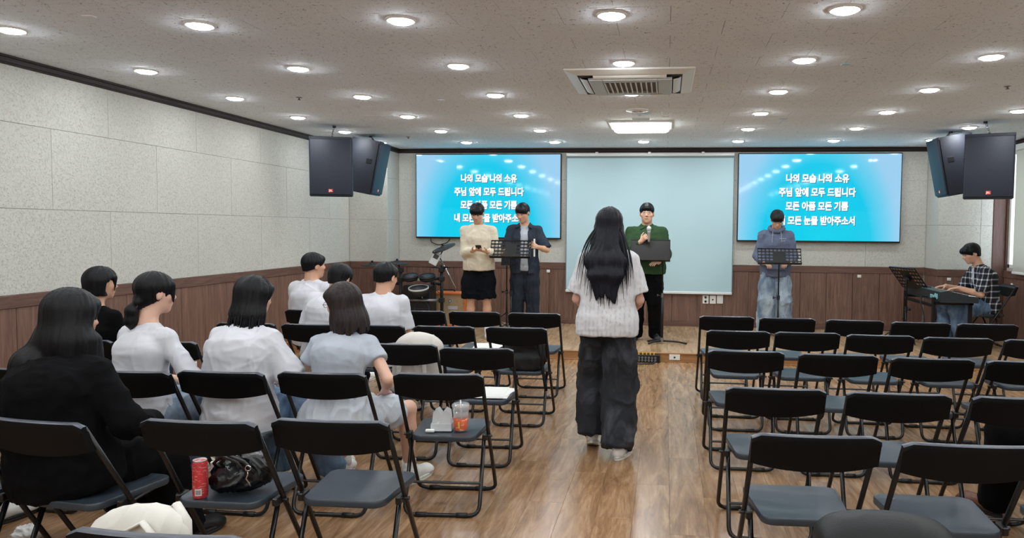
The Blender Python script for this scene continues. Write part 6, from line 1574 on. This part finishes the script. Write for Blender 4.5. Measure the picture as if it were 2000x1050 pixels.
lb = MB(); lb.grid([[(r_*math.sin(a), -r_*math.cos(a), z) for a in np.linspace(-0.12, 0.12, 4)] for z, r_ in ((0.020, 0.0352), (0.055, 0.0398))]); lb.build('emblem', M('emblem_yellow', rgb(240,200,90), 0.6), sl_)
MB().lathe([(0.030, 0.004), (0.0365, 0.062), (0.001, 0.062)], 20).build('drink', M('drink_red', rgb(150,64,40), 0.2), e, True)
MB().tube([(0.005, 0, 0.02), (-0.004, 0.004, 0.185)], 0.004, 8).build('straw', MATS['white_plastic'], e, True)
e = thing('clear_food_box', 'open translucent plastic food box on the chair beside the iced drink', 'box', (-1.168, 3.80, SEAT), 0.12)
for lo, hi in (((-0.055, -0.045, 0.0), (0.055, 0.045, 0.003)), ((-0.055, -0.045, 0.0), (0.055, -0.042, 0.04)), ((-0.055, 0.042, 0.0), (0.055, 0.045, 0.04)), ((-0.055, -0.045, 0.0), (-0.052, 0.045, 0.04)), ((0.052, -0.045, 0.0), (0.055, 0.045, 0.04))):
    MB().rbox(lo, hi, 0.001, 1).build('tray_side', MATS['clear_white'], e)
for s_ in (-1, 1): mb = MB(); mb.prism([(-0.05, 0.038), (0.05, 0.038), (0.043, 0.10), (0.02, 0.115), (0.0, 0.088), (-0.02, 0.115), (-0.043, 0.10)], s_*0.03-0.0015, s_*0.03+0.0015, 'y'); mb.build('lid_flap', MATS['clear_white'], e)
B = Blob().add(ell((-0.015, 0, 0.03), (0.03, 0.03, 0.03)), 0.01).add(ell((0.02, 0.005, 0.026), (0.026, 0.03, 0.026)), 0.01); V, Q = B.mesh(0.006, 1); V = wrinkle(V, Q, 0.01, 30, 2.0); V[:, 2] = np.maximum(V[:, 2], 0.003); soft('crumpled_napkin', V, Q, 'shoe_white', e)
tag(MB().rbox((-0.025, -0.011, 0), (0.025, 0.011, 0.016), 0.007, 3).build('earphone_case', MATS['white_plastic'], loc=(-1.215, 3.735, SEAT)), 'tiny white rounded case on the chair seat beside the clear food box', 'case')
# papers
def papers(label, x, y, z, n, w_=0.21, d_=0.297, spread=0.02, seed=1, cols=('paper',)):
    e = thing('paper_stack', label, 'papers', (x, y, z)); rs = random.Random(seed)
    for k in range(n):
        a = rs.uniform(-0.15, 0.15); cx_, cy_ = rs.uniform(-spread, spread), rs.uniform(-spread, spread)
        o = MB().box((-w_/2, -d_/2, 0), (w_/2, d_/2, 0.0016)).build('sheet', MATS[cols[k % len(cols)]], e); o.location = (cx_, cy_, 0.0002+k*0.0018); o.rotation_euler = (0, 0, a)
M('paper_green', rgb(186,210,176), 0.8)
papers('loose white printed sheets lying across a folding chair seat', -1.10, 4.69, SEAT, 5)
papers('pile of white and pale green sheets on a front chair near the singers', -1.60, 6.53, SEAT, 5, spread=0.04, seed=3, cols=('paper', 'paper', 'paper_green'))
# black backpack on the aisle chair
M('nylon_black', rgb(15,16,18), 0.7, bump=0.3, bscale=300); M('leather_black', rgb(11,12,14), 0.5, 0.0, 0.3, bump=0.2, bscale=160)
def backpack(label, loc, rz, tilt, h_=0.42, w_=0.15, d_=0.085, mat='nylon_black', seed=0.0, crease=0.008, grab=True):
    e = thing('backpack', label, 'backpack', loc, math.radians(rz)); e.rotation_euler = (math.radians(tilt), 0, math.radians(rz))
    B = Blob().add(rboxs((0, 0, h_/2), (w_, d_, h_/2), 0.06), 0.02).add(rboxs((0, -d_-0.01, h_*0.30), (w_*0.78, 0.04, h_*0.24), 0.035), 0.03).add(ell((0, 0, h_-0.04), (w_*0.92, d_*0.95, 0.07)), 0.04)
    V, Q = B.mesh(0.008, 2); V = wrinkle(V, Q, crease, 7.0, seed); V[:, 2] = np.maximum(V[:, 2], 0.0); soft('body', V, Q, mat, e)
    for nm, yy, ins, rr in (('zip', -d_*0.55, 0.004, 0.004), ('piping', -d_*0.15, -0.004, 0.005)):
        zp = [((w_-ins)*math.copysign(abs(math.cos(a))**0.55, math.cos(a)), yy, h_*0.55+(h_*0.44-ins)*abs(math.sin(a))**0.75) for a in [PI*q/20 for q in range(21)]]
        MB().tube([(w_-ins, yy, h_*0.2)]+zp+[(-w_+ins, yy, h_*0.2)], rr, 6).build(nm, MATS['leather_black'], e, True)
    for s_ in (-1, 1):
        P = fillet([(s_*0.05, d_-0.01, h_-0.03), (s_*0.07, d_+0.05, h_*0.7), (s_*0.09, d_+0.035, h_*0.3), (s_*0.10, d_-0.01, 0.05)], 0.1, 5)
        MB().tube(P, 0.022, 8, flat=0.3).build('shoulder_strap', MATS[mat], e, True)
    if grab: MB().tube(fillet([(-0.04, d_*0.6, h_-0.01), (-0.04, d_*0.6, h_+0.035), (0.04, d_*0.6, h_+0.035), (0.04, d_*0.6, h_-0.01)], 0.02), 0.008, 6).build('grab_handle', MATS[mat], e, True)
    return e
e = backpack('slumped black backpack with hanging strap on the aisle chair by the stage', (-1.05, 5.58, SEAT), 6, 10, 0.27, 0.15, 0.085, seed=2.0)
MB().tube([(0.10, -0.085, 0.26), (0.12, -0.105, 0.12), (0.135, -0.12, 0.02), (0.15, -0.16, -0.06), (0.16, -0.165, -0.12)], 0.012, 6, flat=0.3).build('hanging_strap', MATS['leather_black'], e, True)
backpack('large black backpack with a curved zipped top, on the rearmost keyboard-side chair', (0.60, 2.05, SEAT), 0, 4, 0.285, 0.18, 0.10, 'leather_black', 6.0, 0.003, False)
# cream bag on a chair of the third row
cloth('canvas_cream', rgb(204,200,193), 0.04)
e = thing('cream_bag', 'rounded cream cloth bag propped on a folding chair behind the grey T-shirt', 'bag', (-1.60, 4.66, SEAT), 0.0)
B = Blob().add(econe((0, 0, 0.04), (0.02, -0.02, 0.30), (1, 0, 0), 0.18, 0.10, 0.15, 0.075), 0.03).add(ell((0.02, -0.02, 0.29), (0.155, 0.08, 0.105)), 0.04); B.clip(plane((0, 0, 0.0), (0, 0, -1)))
V, Q = B.mesh(0.008, 1); V = wrinkle(V, Q, 0.006, 7.0, 4.0); V[:, 2] = np.maximum(V[:, 2], 0.0); soft('body', V, Q, 'canvas_cream', e)
for s_ in (-1, 1): MB().tube([(s_*0.07, -0.08, 0.28), (s_*0.085, -0.12, 0.15), (s_*0.08, -0.11, 0.03)], 0.015, 6, flat=0.3).build('strap', MATS['canvas_cream'], e, True)
# white tote on the rear chair
cloth('canvas_white', rgb(214,211,203), 0.03); M('patch_dark', rgb(40,42,48), 0.6)
e = thing('tote_bag', 'white canvas tote bag with looped handles and dark patch on a rear chair', 'bag', (-1.56, 2.02, SEAT+0.001), -0.08); e.scale = (0.92, 0.9, 1.22)
B = Blob().add(econe((0.02, 0, 0.03), (0.02, 0.0, 0.13), (1, 0, 0), 0.20, 0.09, 0.17, 0.06), 0.02).add(ell((-0.04, 0.0, 0.12), (0.14, 0.06, 0.035)), 0.03).add(ell((0.06, 0.0, 0.15), (0.09, 0.05, 0.035)), 0.03); B.clip(plane((0, 0, 0.0), (0, 0, -1)))
V, Q = B.mesh(0.007, 1); V = wrinkle(V, Q, 0.005, 7.0, 7.0); V[:, 2] = np.maximum(V[:, 2], 0.0); soft('body', V, Q, 'canvas_white', e)
MB().tube([(-0.02, -0.066, 0.09), (0.02, -0.075, 0.15), (0.08, -0.072, 0.175), (0.12, -0.068, 0.14), (0.125, -0.075, 0.08)], 0.016, 8, flat=0.3).build('handle', MATS['canvas_white'], e, True)
MB().tube([(0.06, 0.05, 0.15), (0.12, 0.03, 0.195), (0.175, 0.01, 0.16), (0.185, 0.0, 0.08)], 0.016, 8, flat=0.3).build('handle', MATS['canvas_white'], e, True)
MB().rbox((0.015, -0.088, 0.075), (0.085, -0.078, 0.125), 0.002, 1).build('patch', MATS['patch_dark'], e)
# crumpled bag on the floor
B = Blob().add(ell((0, 0, 0.05), (0.10, 0.08, 0.055)), 0.02).add(ell((0.05, 0.02, 0.07), (0.06, 0.05, 0.05)), 0.02); B.clip(plane((0, 0, 0.002), (0, 0, -1)))
V, Q = B.mesh(0.007, 1); V = wrinkle(V, Q, 0.016, 16.0, 9.0, (1, 1, 1)); V[:, 2] = np.maximum(V[:, 2], 0.001); o = soft('plastic_bag', V, Q, 'shoe_white'); o.location = (-2.96, 3.10, 0.0); o.scale = (0.6, 0.6, 0.6)
tag(o, 'small crumpled whitish plastic bag on the floor under the wall-side chairs', 'bag')
